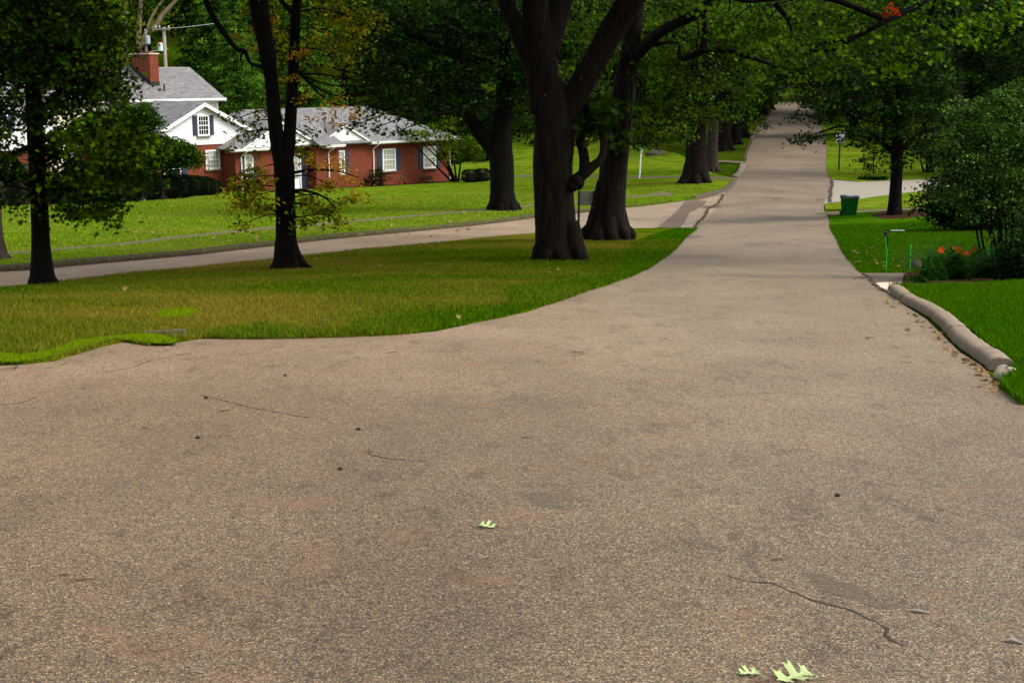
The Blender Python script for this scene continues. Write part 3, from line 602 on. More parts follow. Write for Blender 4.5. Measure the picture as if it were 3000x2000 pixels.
# ---------------------------------------------------------------- the house: local x along the facade, y inwards, z up
house = empty('brick_house', tuple(H0), HROT, 'long red brick house with white clapboard gables, grey shingle roofs and one red chimney', 'house')
def part(name, m, mb, parent=house, **k): return mb.build(name, M[m], parent, **k)
def window(x0, x1, z0, z1, y, cols=4, rowsn=4, shut=(1, 1), curtain=True, sill=True, par=house, fr=.09):
    f = MB(); d = .05
    f.box(x0, x0+fr, y-d, y+.03, z0, z1).box(x1-fr, x1, y-d, y+.03, z0, z1).box(x0+fr, x1-fr, y-d, y+.03, z1-fr, z1).box(x0+fr, x1-fr, y-d, y+.03, z0, z0+fr)
    w = part('window', 'white', f, par)
    g = MB(); g.box(x0+fr, x1-fr, y-.012, y+.02, z0+fr, z1-fr); part('pane', 'curtain' if curtain else 'glass', g, w)
    s = MB(); a, b, c, e = x0+fr, x1-fr, z0+fr, z1-fr; mz = (c+e)/2
    s.box(a, b, y-.045, y-.013, mz-.025, mz+.025)
    for i in range(1, cols): xx = a+(b-a)*i/cols; s.box(xx-.011, xx+.011, y-.034, y-.0125, c, e)
    for i in range(1, rowsn):
        if i*2 != rowsn: zz = c+(e-c)*i/rowsn; s.box(a, b, y-.030, y-.0128, zz-.011, zz+.011)
    part('sash', 'white', s, w)
    if sill: sl_ = MB(); sl_.box(x0-.06, x1+.06, y-.13, y+.0, z0-.07, z0-.002); part('sill', 'concrete', sl_, w)
    for k, on in enumerate(shut):
        if not on: continue
        sw = (x1-x0)*.36; xa = x0-sw-.02 if k == 0 else x1+.02; h = MB()
        h.box(xa, xa+sw, y-.035, y-.003, z0+.03, z1-.02)
        for zz0, zz1 in ((z0+.1, (z0+z1)/2-.04), ((z0+z1)/2+.04, z1-.09)):
            for q in np.arange(zz0, zz1-.03, .07): h.box(xa+.05, xa+sw-.05, y-.050, y-.036, q, q+.045)
        part('shutter', 'shutter', h)
    return w
# --- low wing, hip roof
X0, X1, EZ, OV, SL = -12.55, 5.86, 2.86, .42, .48
RY = 3.9; RZ = EZ+SL*(RY+OV); DEP = 2*RY
b = MB(); b.box(X0, X1, 0, DEP, -.6, EZ-.10); part('wall', 'brick', b)
rl, rr = X0-OV+(RY+OV), X1+OV-(RY+OV)
E = dict(a=(X0-OV, -OV, EZ), b=(X1+OV, -OV, EZ), c=(X1+OV, DEP+OV, EZ), d=(X0-OV, DEP+OV, EZ), l=(rl, RY, RZ), r=(rr, RY, RZ))
b = MB(); b.slab([E['a'], E['b'], E['r'], E['l']], .08).slab([E['c'], E['d'], E['l'], E['r']], .08); rf = part('roof', 'shingle', b)
for tri in (('b', 'c', 'r'), ('d', 'a', 'l')): b = MB(); b.slab([E[k] for k in tri], .08); part('roof_end', 'shingle_side', b, rf)
def gutter(x0, x1, y, z, par=rf, ends=True):
    g = MB(); g.prism([(y-.13, z+.01), (y-.10, z-.12), (y-.0, z-.13), (y+.0, z+.01)], 'x', x0, x1); part('gutter', 'white', g, par)
    g = MB(); g.box(x0+.03, x1-.03, y+.004, y+OV-.02, z-.17, z-.125); part('soffit', 'white', g, par)
gutter(X0-OV, -11.0+.6, -OV, EZ); gutter(-6.55, -5.0, -OV-.75, EZ); gutter(-2.0, X1+OV, -OV, EZ)
# wall bay under the middle roof piece
b = MB(); b.box(-7.0, -5.1, -.75, .1, -.6, EZ-.1); part('bay_wall', 'brick', b)
def shed(x0, x1, y0, y1, z0): 
    q = MB(); q.slab([(x0, y0, z0), (x1, y0, z0), (x1, y1, z0+SL*(y1-y0)), (x0, y1, z0+SL*(y1-y0))], .08); return q
part('bay_roof', 'shingle', shed(-7.0, -4.95, -OV-.75, 2.9, EZ+.015))
# clapboard gables over the low wing
def gable(xc, hw, y, z0, slope, depth, nm='gable', m='siding', ov=.10):
    g = MB(); za = z0+slope*hw; g.prism([(xc-hw, z0-.12), (xc+hw, z0-.12), (xc+hw, z0), (xc, za), (xc-hw, z0)], 'y', y, y+.12); gg = part(nm, m, g)
    for s_ in (-1, 1):
        r_ = MB(); xe = xc+s_*(hw+.25); ze = z0-slope*.25
        r_.slab([(xc, y-ov, za+.10), (xe, y-ov, ze+.10), (xe, y+depth, ze+.10), (xc, y+depth, za+.10)], .07); part('gable_roof', 'shingle_side', r_, gg)
        k_ = MB(); k_.prism([(xc, za+.025), (xe, ze+.025), (xe, ze-.08), (xc, za-.08)], 'y', y-ov-.03, y-ov+.02); part('rake_board', 'white', k_, gg)
    return gg
gable(-9.3, 2.75, -.30, 2.98, .48, 3.6); gable(-4.0, 2.15, -.12, 2.90, .50, 3.0)
# windows and door of the low wing
window(-.62, .58, .93, 2.35, 0); window(3.18, 4.40, .90, 2.34, 0)
window(-4.85, -3.93, .95, 2.42, 0, shut=(0, 1), cols=3); window(-11.9, -11.25, 1.0, 2.5, 0, cols=3)
dr = MB(); dr.box(-8.15, -7.72, -.045, .02, .15, 2.35).box(-7.66, -7.56, -.05, .02, .15, 2.40); dw = part('door', 'white', dr)
g = MB(); g.box(-8.09, -7.79, -.06, -.046, .9, 2.2); part('pane', 'curtain', g, dw)
h = MB(); h.box(-7.50, -7.1, -.04, -.003, .25, 2.3); part('shutter', 'shutter', h)
def downspout(x, y, z1, z0=-.1, m='white'):
    d = MB(); d.tube(smoothpath([(x+.05, y-OV-.06, z1), (x+.03, y-OV-.05, z1-.15), (x, y-.06, z1-.42), (x, y-.06, z1-.8), (x, y-.06, z0)], 4), .045, 8); part('downspout', m, d)
downspout(-12.15, 0, EZ-.05); downspout(-6.0, -.75, EZ-.05, .9); downspout(-1.45, 0, EZ-.05); downspout(5.75, 0, EZ-.1)
# --- storey-and-a-half block with the big clapboard gable
GY = 1.2; GL, GR = -19.0, -11.7
b = MB(); b.box(GL+.4, -9.0, GY, 7, -.6, 3.12); part('wall', 'brick', b)
XA, ZA, SG = -13.87, 5.45, .475
b = MB(); hw = 5.1
b.prism([(XA-hw, 3.12), (-9.3, 3.12), (-9.3, ZA-SG*(XA+9.3)*-1), (XA, ZA), (XA-hw, ZA-SG*hw)], 'y', GY-.05, GY+.3); gb = part('gable', 'siding', b)
for s_ in (-1, 1):
    xe = XA+s_*(hw+.2); ze = ZA-SG*(hw+.2); r_ = MB()
    r_.slab([(XA, GY-.32, ZA+.10), (xe, GY-.32, ze+.10), (xe, 8, ze+.10), (XA, 8, ZA+.10)], .08); part('roof', 'shingle_side', r_)
    k_ = MB(); k_.prism([(XA, ZA+.04), (xe, ze+.04), (xe, ze-.17), (XA, ZA-.17)], 'y', GY-.36, GY-.30); part('rake_board', 'white', k_, gb)
window(-14.27, -13.43, 3.62, 4.80, GY-.05, 4, 4, curtain=False); window(-13.75, -12.72, 1.68, 2.80, GY, 4, 4, shut=(0, 0))
window(-16.7, -15.5, 1.3, 2.4, GY, 2, 2, shut=(0, 1), curtain=False)
# --- two-storey block behind
MY = 6.0; ME = 5.62; MS = .55; MR = 8.95; MZ = ME+MS*(MR-MY+.45); XR = -8.95
b = MB(); b.box(-26, XR, MY, 2*MR-MY, -.6, ME-.08); part('wall', 'cream', b)
b = MB(); b.slab([(-26, MY-.45, ME), (XR+.35, MY-.45, ME), (XR+.35, MR, MZ), (-26, MR, MZ)], .1).slab([(-26, 2*MR-MY+.45, ME), (XR+.35, 2*MR-MY+.45, ME), (XR+.35, MR, MZ), (-26, MR, MZ)], .1)
mr = part('roof', 'shingle', b)
b = MB(); b.prism([(MY, ME-.1), (2*MR-MY, ME-.1), (MR, MZ-.12)], 'x', XR-.1, XR+.0); part('gable', 'cream', b)
g = MB(); g.prism([(MY-.58, ME+.0), (MY-.56, ME-.13), (MY-.45, ME-.14), (MY-.45, ME+.0)], 'x', -26, XR+.35); part('gutter', 'white', g, mr)
g = MB(); g.box(-26, XR+.3, MY-.44, MY-.003, ME-.2, ME-.15); part('soffit', 'white', g, mr)
g = MB(); g.prism([(MY-.47, ME-.05), (MR, MZ-.03), (MR, MZ-.2), (MY-.47, ME-.22)], 'x', XR+.352, XR+.39); part('rake_board', 'white', g, mr)
d = MB(); d.tube([(XR-.02, MY-.12, ME-.15), (XR-.02, MY-.10, ME-.4), (XR-.02, MY-.10, 2.9)], .05, 8); part('downspout', 'white', d)
# chimney, vent pipe
cx0, cz = hl(404, 235, 7.2)[0], MZ+.74; cx1 = hl(449, 168, 8.0)[0]
cw = .62; cxr = hl(468, 240, 6.9)[0]
c = MB(); c.box(cxr-cw, cxr, 6.95, 8.75, 5.4, cz); ch = part('chimney', 'brick', c, mr)
c = MB(); c.box(cxr-cw-.05, cxr+.05, 6.90, 8.80, cz, cz+.07); part('cap', 'pale', c, ch)
c = MB(); c.box(cxr-cw+.12, cxr-.12, 7.2, 8.0, cz+.07, cz+.17); part('flue', 'brick', c, ch)
c = MB(); c.prism([(6.93, 6.0), (8.77, 7.0), (8.77, 7.62), (6.93, 6.62)], 'x', cxr-cw-.02, cxr+.02); part('flashing', 'black', c, ch)
vx = hl(482, 272, 6.4)[0]; vz = ME+MS*(6.4-MY+.45)
c = MB(); c.lathe([(.05, 0), (.05, .5)], 10, (vx, 6.4, vz-.1)); part('vent_pipe', 'black', c, mr)
# --- left wing, overhanging clapboard upper floor
b = MB(); b.box(-38, -22.5, 3.25, 12, -.6, 3.2); part('wall', 'brick', b)
b = MB(); b.box(-38.2, -22.35, 3.0, 12.2, 3.2, 6.1); part('upper_wall', 'siding', b)
b = MB(); b.box(-22.35, -22.26, 2.96, 3.08, 3.2, 6.1); part('corner_board', 'white', b)
b = MB(); b.slab([(-38.6, 2.5, 6.0), (-21.9, 2.5, 6.0), (-21.9, 7.6, 8.6), (-38.6, 7.6, 8.6)], .1).slab([(-38.6, 12.7, 6.0), (-21.9, 12.7, 6.0), (-21.9, 7.6, 8.6), (-38.6, 7.6, 8.6)], .1); part('roof', 'shingle', b)
b = MB(); b.prism([(3.0, 6.1), (12.2, 6.1), (7.6, 8.44)], 'x', -22.5, -22.36); part('gable', 'siding', b)
window(-25.9, -25.0, 4.1, 5.2, 3.0, 3, 4, shut=(0, 1), curtain=False); window(-25.3, -24.3, .9, 2.5, 3.25, 3, 4); window(-28.5, -27.5, .9, 2.5, 3.25, 3, 4)
# ---------------------------------------------------------------- trees
def tree(name, base, label, cat='tree', group=None):
    return empty(name, tuple(base), 0, label, cat, group)
class Rel:
    """world points -> points relative to the tree's base; pp(px,py,Y) takes a photograph pixel and a depth"""
    def __init__(s, base): s.b = np.array(base, float)
    def pp(s, x, y, Y): return np.array(P(x, y, Y))-s.b
def rootsrel(mb, base, r, n=6, L=1.0):
    for i in range(n):
        a = 2*math.pi*(i+.35*random.random())/n; c, s_ = math.cos(a), math.sin(a); d = r*(1.7*L+.3*random.random())
        zz = tz(base[0]+c*d, base[1]+s_*d)-base[2]
        h_ = rng.uniform(1.6, 3.6); limb(mb, [(c*r*.35, s_*r*.35, r*h_), (c*r*.66, s_*r*.66, r*h_*.42), (c*r*.98, s_*r*.98, r*.42), (c*d, s_*d, zz-.05)], [r*.22, r*.38, r*rng.uniform(.3, .42), r*.10], 10, .09, 5)
# -- slim oak at the left
b = G(128, 842); Rr = Rel(b); t1 = tree('oak_tree', b, 'slim dark oak at the left end of the road island, branches reaching over the house')
Y = b[1]; mb = MB()
p = limb(mb, [(0, 0, -.1), Rr.pp(124, 800, Y), Rr.pp(119, 720, Y), Rr.pp(113, 560, Y), Rr.pp(103, 380, Y), Rr.pp(95, 200, Y), Rr.pp(86, 0, Y), Rr.pp(80, -300, Y), Rr.pp(70, -800, Y)],
         [.30, .225, .17, .155, .15, .145, .14, .11, .05], 16, .05, 5)
rootsrel(mb, b, .21, 6, .9)
limb(mb, [Rr.pp(108, 405, Y), Rr.pp(180, 400, Y), Rr.pp(300, 405, Y-.6), Rr.pp(400, 392, Y-1.0), Rr.pp(455, 378, Y-1.2)], [.06, .05, .035, .02, .012], 7)
limb(mb, [Rr.pp(108, 420, Y), Rr.pp(60, 440, Y-.3), Rr.pp(0, 470, Y-.7), Rr.pp(-80, 500, Y-1)], [.05, .04, .03, .02], 7)
mb.build('trunk', M['barkdark'], t1, True)
c = Crown(); Lf = .125
for (x, y, dY, r, q) in ((20,60,0,.95,1), (150,40,-.8,.85,1), (250,90,.3,.75,1), (300,190,-.4,.45,1), (235,200,.4,.75,1), (120,180,-.9,.7,1), (10,200,0,.8,1), (60,320,.5,.5,.7), (200,310,0,.55,1), (290,260,.2,.45,1), (15,330,-.6,.4,.5),
    (340,258,-.3,.22,1), (375,215,-.4,.13,.8), (60,130,.5,.8,1), (170,130,.7,.8,1), (0,-20,.3,1,1), (320,110,.2,.3,.8),
    (210,390,-.3,.42,1), (290,400,-.7,.5,1), (370,405,-.9,.42,1), (430,425,-1.1,.26,.9), (480,445,-1.2,.13,.8), (390,370,-1.,.2,.8), (310,360,-.8,.3,.8), (160,420,.1,.35,.8), (10,395,-.7,.3,.7), (0,470,-.8,.42,.9), (-30,560,-.9,.35,1),
    (200,500,0,.5,1), (280,520,-.5,.55,1), (340,480,-.8,.42,1), (390,520,-1,.3,.8), (250,590,-.5,.38,1), (310,610,-.7,.36,1), (325,650,-.7,.16,.8), (200,620,-.2,.22,.7), (180,560,.2,.35,.8), (50,610,-.4,.18,.6), (20,520,-.2,.35,.9)):
    ty = min(max(y+60, -200), 560); c.blob(Rr.pp(x, y, Y+dY), (r*1.05, r, r*.72), .12, 2.5*q, Rr.pp(104, ty, Y), .30, .022, .28 if (y > 370 and x > 200 and y < 470) else (-.12 if x < 240 else .08))
for i in range(12): c.blob(Rr.pp(80+rng.uniform(-420, 420), rng.uniform(-520, -140), Y+rng.uniform(-2.5, 2.5)), 1.5, .22, .8, Rr.pp(80, -250, Y), .6, .05)
for i in range(34): c.blob((rng.uniform(-6, 7), rng.uniform(-9, 3), 7.2+rng.uniform(0, 4)), (2.3, 2.3, 1.3), .3, .6, (0, 0, 6.5), .9, .05)
c.build(t1, M['oak'], .118, 'lobed')
# -- grey trunk at the left edge, beyond the side street
b = G(-18, 770); Rr = Rel(b); Y = b[1]; t2 = tree('oak_tree', b, 'grey flaring trunk cut off by the left edge of the photo, beyond the side street'); mb = MB()
limb(mb, [(0, 0, -.1), Rr.pp(-22, 730, Y), Rr.pp(-26, 650, Y), Rr.pp(-32, 450, Y), Rr.pp(-40, 200, Y), Rr.pp(-50, -400, Y)], [.55, .36, .27, .25, .24, .2], 16, .05); rootsrel(mb, b, .34, 6, 1)
mb.build('trunk', M['barkgrey'], t2, True); c = Crown()
for (x, y, r) in ((-160,-100,2.2), (-20,-200,2.4), (60,-330,2.2), (-150,-400,2.5), (30,-560,2.2), (0,90,1.2), (-60,280,1)): c.blob(Rr.pp(x, y, Y+rng.uniform(-1.5, 1.5)), r, .2, .6, Rr.pp(-42, min(y+150, 300), Y), .6, .06)
c.build(t2, M['oak'], .2, 'clump')
# -- twin-stemmed tree with turning leaves
b = G(842, 795); Rr = Rel(b); Y = b[1]; t3 = tree('twin_stem_tree', b, 'dark tree forking into two tall stems, with yellow and orange leaves, on the island lawn'); mb = MB()
limb(mb, [(0, 0, -.1), Rr.pp(840, 760, Y), Rr.pp(838, 690, Y), Rr.pp(836, 600, Y), Rr.pp(833, 500, Y), Rr.pp(828, 445, Y)], [.40, .27, .215, .205, .215, .21], 16, .05, 5)
limb(mb, [Rr.pp(830, 500, Y), Rr.pp(816, 430, Y), Rr.pp(804, 340, Y), Rr.pp(794, 230, Y), Rr.pp(775, 110, Y), Rr.pp(756, 0, Y), Rr.pp(735, -200, Y), Rr.pp(700, -700, Y)], [.17, .155, .145, .14, .175, .20, .17, .06], 14, .05, 5)
limb(mb, [Rr.pp(832, 500, Y), Rr.pp(846, 430, Y), Rr.pp(852, 340, Y+.1), Rr.pp(860, 200, Y+.2), Rr.pp(866, 60, Y+.2), Rr.pp(874, -60, Y+.2), Rr.pp(890, -500, Y)], [.165, .135, .125, .115, .10, .09, .04], 14, .05, 5)
limb(mb, [Rr.pp(772, 198, Y), Rr.pp(735, 186, Y-.3), Rr.pp(716, 150, Y-.5), Rr.pp(692, 143, Y-.6), Rr.pp(655, 95, Y-.7), Rr.pp(622, 45, Y-.8), Rr.pp(600, -10, Y-.9), Rr.pp(590, -60, Y-1)], [.035, .03, .045, .05, .06, .06, .06, .05], 8, .12)
limb(mb, [Rr.pp(716, 146, Y-.5), Rr.pp(705, 170, Y-.5), Rr.pp(712, 192, Y-.5)], [.03, .02, .008], 6)
limb(mb, [Rr.pp(716, 150, Y-.5), Rr.pp(736, 190, Y-.6), Rr.pp(744, 210, Y-.6)], [.02, .015, .006], 6)
limb(mb, [Rr.pp(840, 640, Y), Rr.pp(790, 610, Y-.3), Rr.pp(740, 600, Y-.6), Rr.pp(700, 560, Y-.9)], [.035, .03, .02, .01], 6)
limb(mb, [Rr.pp(842, 560, Y), Rr.pp(900, 560, Y-.3), Rr.pp(960, 585, Y-.6), Rr.pp(1000, 640, Y-.9)], [.04, .03, .02, .01], 6)
limb(mb, [Rr.pp(842, 510, Y), Rr.pp(900, 500, Y-.3), Rr.pp(980, 500, Y-.7), Rr.pp(1050, 520, Y-1)], [.03, .03, .02, .01], 6)
for q in range(5): limb(mb, [Rr.pp(856, 225-q*8, Y), Rr.pp(930+q*10, 190+q*28, Y-.4), Rr.pp(1010+q*14, 210+q*22, Y-.8), Rr.pp(1090+q*12, 225+q*14, Y-1)], [.025, .018, .012, .006], 5)
limb(mb, [Rr.pp(868, 40, Y), Rr.pp(840, 20, Y), Rr.pp(800, -30, Y)], [.05, .05, .05], 7)
rootsrel(mb, b, .26, 6, 1.0)
limb(mb, [Rr.pp(862, 740, Y), Rr.pp(890, 775, Y), Rr.pp(915, 785, Y)], [.12, .08, .03], 8)
mb.build('trunk', M['barkdark'], t3, True)
c = Crown()
def many(c, lst, Rr, Y, root, leaf, spray, tone=0., dens=1., br=.018):
    for e in lst:
        x, y, dY, r = e[:4]; c.blob(Rr.pp(x, y, Y+dY), (r*1.1, r, r*.62), leaf, dens*(e[4] if len(e) > 4 else 1), Rr.pp(*root(x, y)), spray, br, tone)
rt = lambda x, y: (845 if x > 840 else 838 if y > 430 else 800, min(max(y-20, -100), 640), Y)
many(c, [(740,505,-.5,.28), (715,540,-.8,.28), (735,585,-.7,.3), (700,610,-.9,.22,.8), (760,620,-.5,.22,.8), (715,655,-.9,.16,.7), (690,570,-.9,.2,.7), (770,545,-.4,.25,.8),
   (930,620,-.4,.24,.7), (975,620,-.6,.25,.7), (990,660,-.9,.14,.6), (900,585,-.3,.22,.8), (1000,600,-.8,.22,.7), (890,650,-.3,.14,.5), (960,540,-.6,.24,.6)], Rr, Y, rt, .10, .26, .05, 1.8)
many(c, [(750,40,.5,.35), (800,100,.8,.3,.6), (960,40,.2,.5), (900,120,.4,.4), (1010,110,-.2,.42), (1060,60,-.4,.4,.8), (930,200,.3,.35,.7), (780,330,.5,.2,.7), (745,370,.3,.18,.7), (700,345,.2,.22,.7), (735,400,.1,.22), (990,170,-.5,.4,.7), (905,395,.2,.25,.8), (880,440,0,.22,.6)], Rr, Y, rt, .11, .3, .05, 1.3)
for i in range(10): c.blob(Rr.pp(800+rng.uniform(-400, 400), rng.uniform(-560, -120), Y+rng.uniform(-2.5, 2.5)), 1.5, .2, .75, Rr.pp(760, -200, Y), .6, .05)
for i in range(30): c.blob((rng.uniform(-5, 6), rng.uniform(-10, 2), 7.6+rng.uniform(0, 4)), (2.3, 2.3, 1.3), .3, .55, (-1, 0, 6.8), .9, .05)
c.build(t3, M['turning'], .105, 'oval')
c = Crown()
many(c, [(740,95,.3,.26,.8), (765,130,.3,.2,.7), (1010,290,-.6,.22,.8), (960,310,-.4,.2,.7), (1030,330,-.8,.15,.5), (985,345,-.6,.2,.7), (930,330,-.3,.2,.5), (905,285,0,.2,.4), (970,480,-.6,.26,.9), (1010,500,-.8,.28,.9), (1040,545,-1,.22,.8), (960,520,-.6,.2,.6), (1060,580,-1.1,.14,.7), (870,155,-.2,.12,.8), (885,155,-.3,.1,.8), (862,222,-.2,.1,.8), (990,20,0,.3,.4), (780,60,.2,.2,.5), (905,470,-.2,.16,.6), (740,470,-.6,.2,.5)], Rr, Y, rt, .09, .2, .15, .8, .01)
c.build(t3, M['orange'], .085, 'oval', 'turning_leaves', twigs=False)
# -- the great oak in the middle
b = G(1636, 768); Rr = Rel(b); Y = b[1]; t4 = tree('great_oak', b, 'massive oak in the centre whose furrowed trunk forks into thick limbs', 'tree'); mb = MB(); k_ = Y/F
limb(mb, [(0, 0, -.15), Rr.pp(1634, 735, Y), Rr.pp(1629, 690, Y), Rr.pp(1625, 600, Y), Rr.pp(1620, 500, Y), Rr.pp(1622, 400, Y), Rr.pp(1618, 300, Y), Rr.pp(1600, 240, Y)], [.60, .50, .455, .44, .43, .44, .43, .34], 28, .045, 6)
limb(mb, [Rr.pp(1600, 330, Y), Rr.pp(1592, 240, Y), Rr.pp(1585, 150, Y), Rr.pp(1572, 60, Y), Rr.pp(1566, -20, Y), Rr.pp(1555, -300, Y), Rr.pp(1500, -800, Y)], [.33, .345, .34, .29, .27, .2, .08], 20, .045, 5)
limb(mb, [Rr.pp(1575, 215, Y), Rr.pp(1545, 150, Y), Rr.pp(1512, 80, Y), Rr.pp(1478, 0, Y), Rr.pp(1420, -140, Y), Rr.pp(1250, -350, Y)], [.24, .20, .18, .165, .14, .06], 14, .05, 5)
limb(mb, [Rr.pp(1600, 160, Y), Rr.pp(1622, 80, Y+.2), Rr.pp(1645, 0, Y+.3), Rr.pp(1690, -150, Y+.5), Rr.pp(1720, -500, Y+.8)], [.26, .27, .26, .2, .08], 16, .045, 5)
limb(mb, [Rr.pp(1640, 350, Y), Rr.pp(1684, 285, Y-.1), Rr.pp(1735, 195, Y-.3), Rr.pp(1790, 95, Y-.5), Rr.pp(1850, 0, Y-.8), Rr.pp(1960, -160, Y-1.2), Rr.pp(2250, -420, Y-2)], [.33, .28, .265, .27, .28, .22, .08], 18, .045, 5)
limb(mb, [Rr.pp(1676, 540, Y-.1), Rr.pp(1700, 520, Y-.25), Rr.pp(1732, 492, Y-.3), Rr.pp(1762, 462, Y-.3), Rr.pp(1768, 420, Y-.2), Rr.pp(1758, 370, Y-.1), Rr.pp(1752, 320, Y), Rr.pp(1760, 298, Y)], [.14, .125, .105, .085, .075, .07, .06, .045], 14, .12, 5)
limb(mb, [Rr.pp(1712, 505, Y-.2), Rr.pp(1712, 460, Y), Rr.pp(1700, 410, Y+.1), Rr.pp(1690, 370, Y+.2), Rr.pp(1688, 320, Y+.2)], [.12, .11, .10, .09, .08], 12, .06, 5)
for (x, y, r) in ((1690,528,.13), (1680,545,.12), (1700,540,.09)): limb(mb, [Rr.pp(x-8, y+12, Y-.2), Rr.pp(x, y, Y-.35), Rr.pp(x+6, y-10, Y-.25)], [r*.5, r, r*.5], 10, .15, 3)
rootsrel(mb, b, .47, 8, .72)
limb(mb, [Rr.pp(1672, 650, Y-.2), Rr.pp(1690, 735, Y-.3), Rr.pp(1716, 775, Y-.3)], [.18, .20, .10], 12, .05, 4)
mb.build('trunk', M['bark'], t4, True); c = Crown()
for e in ((1752,330,0,.34), (1765,300,.1,.3), (1735,300,.2,.3), (1690,330,.3,.28), (1700,290,.4,.3), (1770,360,-.1,.22), (1745,385,0,.18)): c.blob(Rr.pp(e[0], e[1], Y+e[2]), (e[3], e[3], e[3]*.7), .13, 1.1, Rr.pp(1752, 340, Y), .3, .02)
for i in range(46):
    a = rng.uniform(0, 6.28); rr = 8.5*rng.uniform(.15, 1)**.6; z = 6.3+rng.uniform(0, 5)+.9*(1-rr/7.5)*3
    c.blob((rr*math.cos(a), rr*math.sin(a)*.9, z+1.0), (1.9, 1.9, 1.2), .24, .75, (rr*.12*math.cos(a), rr*.12*math.sin(a), 6.2), .7, .09)
c.build(t4, M['oak'], .24, 'lobed', name='crown')
# -- oak behind it, leaning right
b = G(1778, 708); Rr = Rel(b); Y = b[1]; t5 = tree('leaning_oak', b, 'oak with swollen mossy base leaning right, just behind the massive central oak'); mb = MB()
limb(mb, [(0, 0, -.15), Rr.pp(1781, 690, Y), Rr.pp(1786, 640, Y), Rr.pp(1792, 560, Y), Rr.pp(1802, 450, Y), Rr.pp(1816, 350, Y), Rr.pp(1832, 240, Y), Rr.pp(1850, 120, Y), Rr.pp(1864, 0, Y), Rr.pp(1890, -300, Y)], [.75, .62, .46, .42, .42, .40, .32, .26, .24, .12], 22, .05, 5)
limb(mb, [Rr.pp(1838, 200, Y), Rr.pp(1880, 150, Y-.5), Rr.pp(1946, 88, Y-1.2), Rr.pp(2048, 36, Y-2), Rr.pp(2120, -40, Y-3), Rr.pp(2200, -90, Y-3.5)], [.17, .16, .15, .14, .10, .06], 10, .08)
limb(mb, [Rr.pp(2062, 30, Y-2.1), Rr.pp(2064, 90, Y-2.2), Rr.pp(2056, 140, Y-2.3), Rr.pp(2020, 168, Y-2.2), Rr.pp(1992, 168, Y-2), Rr.pp(1990, 130, Y-2)], [.09, .09, .09, .09, .08, .04], 10, .08)
limb(mb, [Rr.pp(2040, 158, Y-2.3), Rr.pp(2080, 145, Y-2.5), Rr.pp(2140, 152, Y-2.8), Rr.pp(2200, 168, Y-3.2), Rr.pp(2280, 198, Y-3.8)], [.09, .085, .08, .07, .03], 10, .08)
limb(mb, [Rr.pp(1880, 150, Y-.5), Rr.pp(1920, 130, Y-1), Rr.pp(1990, 125, Y-1.5)], [.07, .06, .02], 8, .08)
rootsrel(mb, b, .56, 8, .75)
for i in range(9):
    a = i*.7+rng.uniform(-.15, .15); h_ = rng.uniform(.12, .26); limb(mb, [(.5*math.cos(a), .5*math.sin(a), .0), (rng.uniform(.6, .74)*math.cos(a), rng.uniform(.6, .74)*math.sin(a), h_), (.42*math.cos(a), .42*math.sin(a), h_+.35)], [.14, rng.uniform(.12, .2), .10], 9, .18, 4)
mb.build('trunk', M['bark'], t5, True); c = Crown()
rt = lambda x, y: (1840 if x < 1950 else 2040, min(y, 150) if x < 1950 else 150, Y-1)
many(c, [(1900,300,-1,.55), (1960,330,-1.5,.5), (1930,380,-1.2,.42), (1870,400,-.8,.35), (1845,330,-.5,.3), (2000,250,-1.5,.6), (1900,200,-.8,.5), (2050,300,-2,.5), (1990,390,-1.6,.3), (2090,230,-2.4,.55), (2010,160,-1.2,.5,.6), (2120,330,-2.5,.35), (1950,100,0,.6), (2110,90,-2.5,.6), (2180,130,-3,.6), (2200,250,-3,.4), (1870,50,1,.7), (1760,150,2.5,.7), (1740,250,2.5,.5), (1755,330,2,.3,.7), (1700,60,2,.8), (1990,20,-1,.7), (2000,400,-1.6,.22), (1820,395,-.4,.3), (1840,425,-.6,.22), (1890,425,-.8,.2)],
     Rr, Y, rt, .14, .36, .05, 1.1, .03)
for i in range(26):
    a = rng.uniform(0, 6.28); rr = 6*rng.uniform(.1, 1)**.6; c.blob((1.5+rr*math.cos(a), rr*math.sin(a), 9.2+rng.uniform(0, 5)), (1.9, 1.9, 1.2), .26, .7, (rr*.1*math.cos(a)+1.2, rr*.1*math.sin(a), 8), .7, .08)
c.build(t5, M['oak'], .145, 'lobed')
# -- dark tree on the house lawn beside the side street
b = G(1476, 622); Rr = Rel(b); Y = b[1]; t6 = tree('dark_maple', b, 'dark tree with a curved left limb on the house lawn beside the street'); mb = MB()
limb(mb, [(0, 0, -.15), Rr.pp(1475, 600, Y), Rr.pp(1472, 560, Y), Rr.pp(1470, 480, Y), Rr.pp(1466, 440, Y), Rr.pp(1472, 380, Y), Rr.pp(1478, 250, Y), Rr.pp(1490, 60, Y), Rr.pp(1500, -150, Y)], [.78, .66, .56, .56, .58, .46, .4, .34, .2], 20, .05, 5)
limb(mb, [Rr.pp(1455, 450, Y), Rr.pp(1425, 410, Y), Rr.pp(1395, 375, Y), Rr.pp(1365, 320, Y-.5), Rr.pp(1345, 265, Y-1), Rr.pp(1330, 190, Y-1), Rr.pp(1318, 100, Y-1)], [.38, .36, .34, .3, .28, .24, .15], 14, .05, 5)
limb(mb, [Rr.pp(1330, 200, Y-1), Rr.pp(1270, 140, Y-2), Rr.pp(1200, 80, Y-3), Rr.pp(1120, 60, Y-3.5), Rr.pp(1030, 30, Y-4)], [.14, .12, .09, .07, .04], 8, .05, 4)
rootsrel(mb, b, .6, 7, .8); mb.build('trunk', M['barkdark'], t6, True); c = Crown()
rt = lambda x, y: (1335 if x < 1400 else 1480, min(max(y, 60), 330), Y-1)
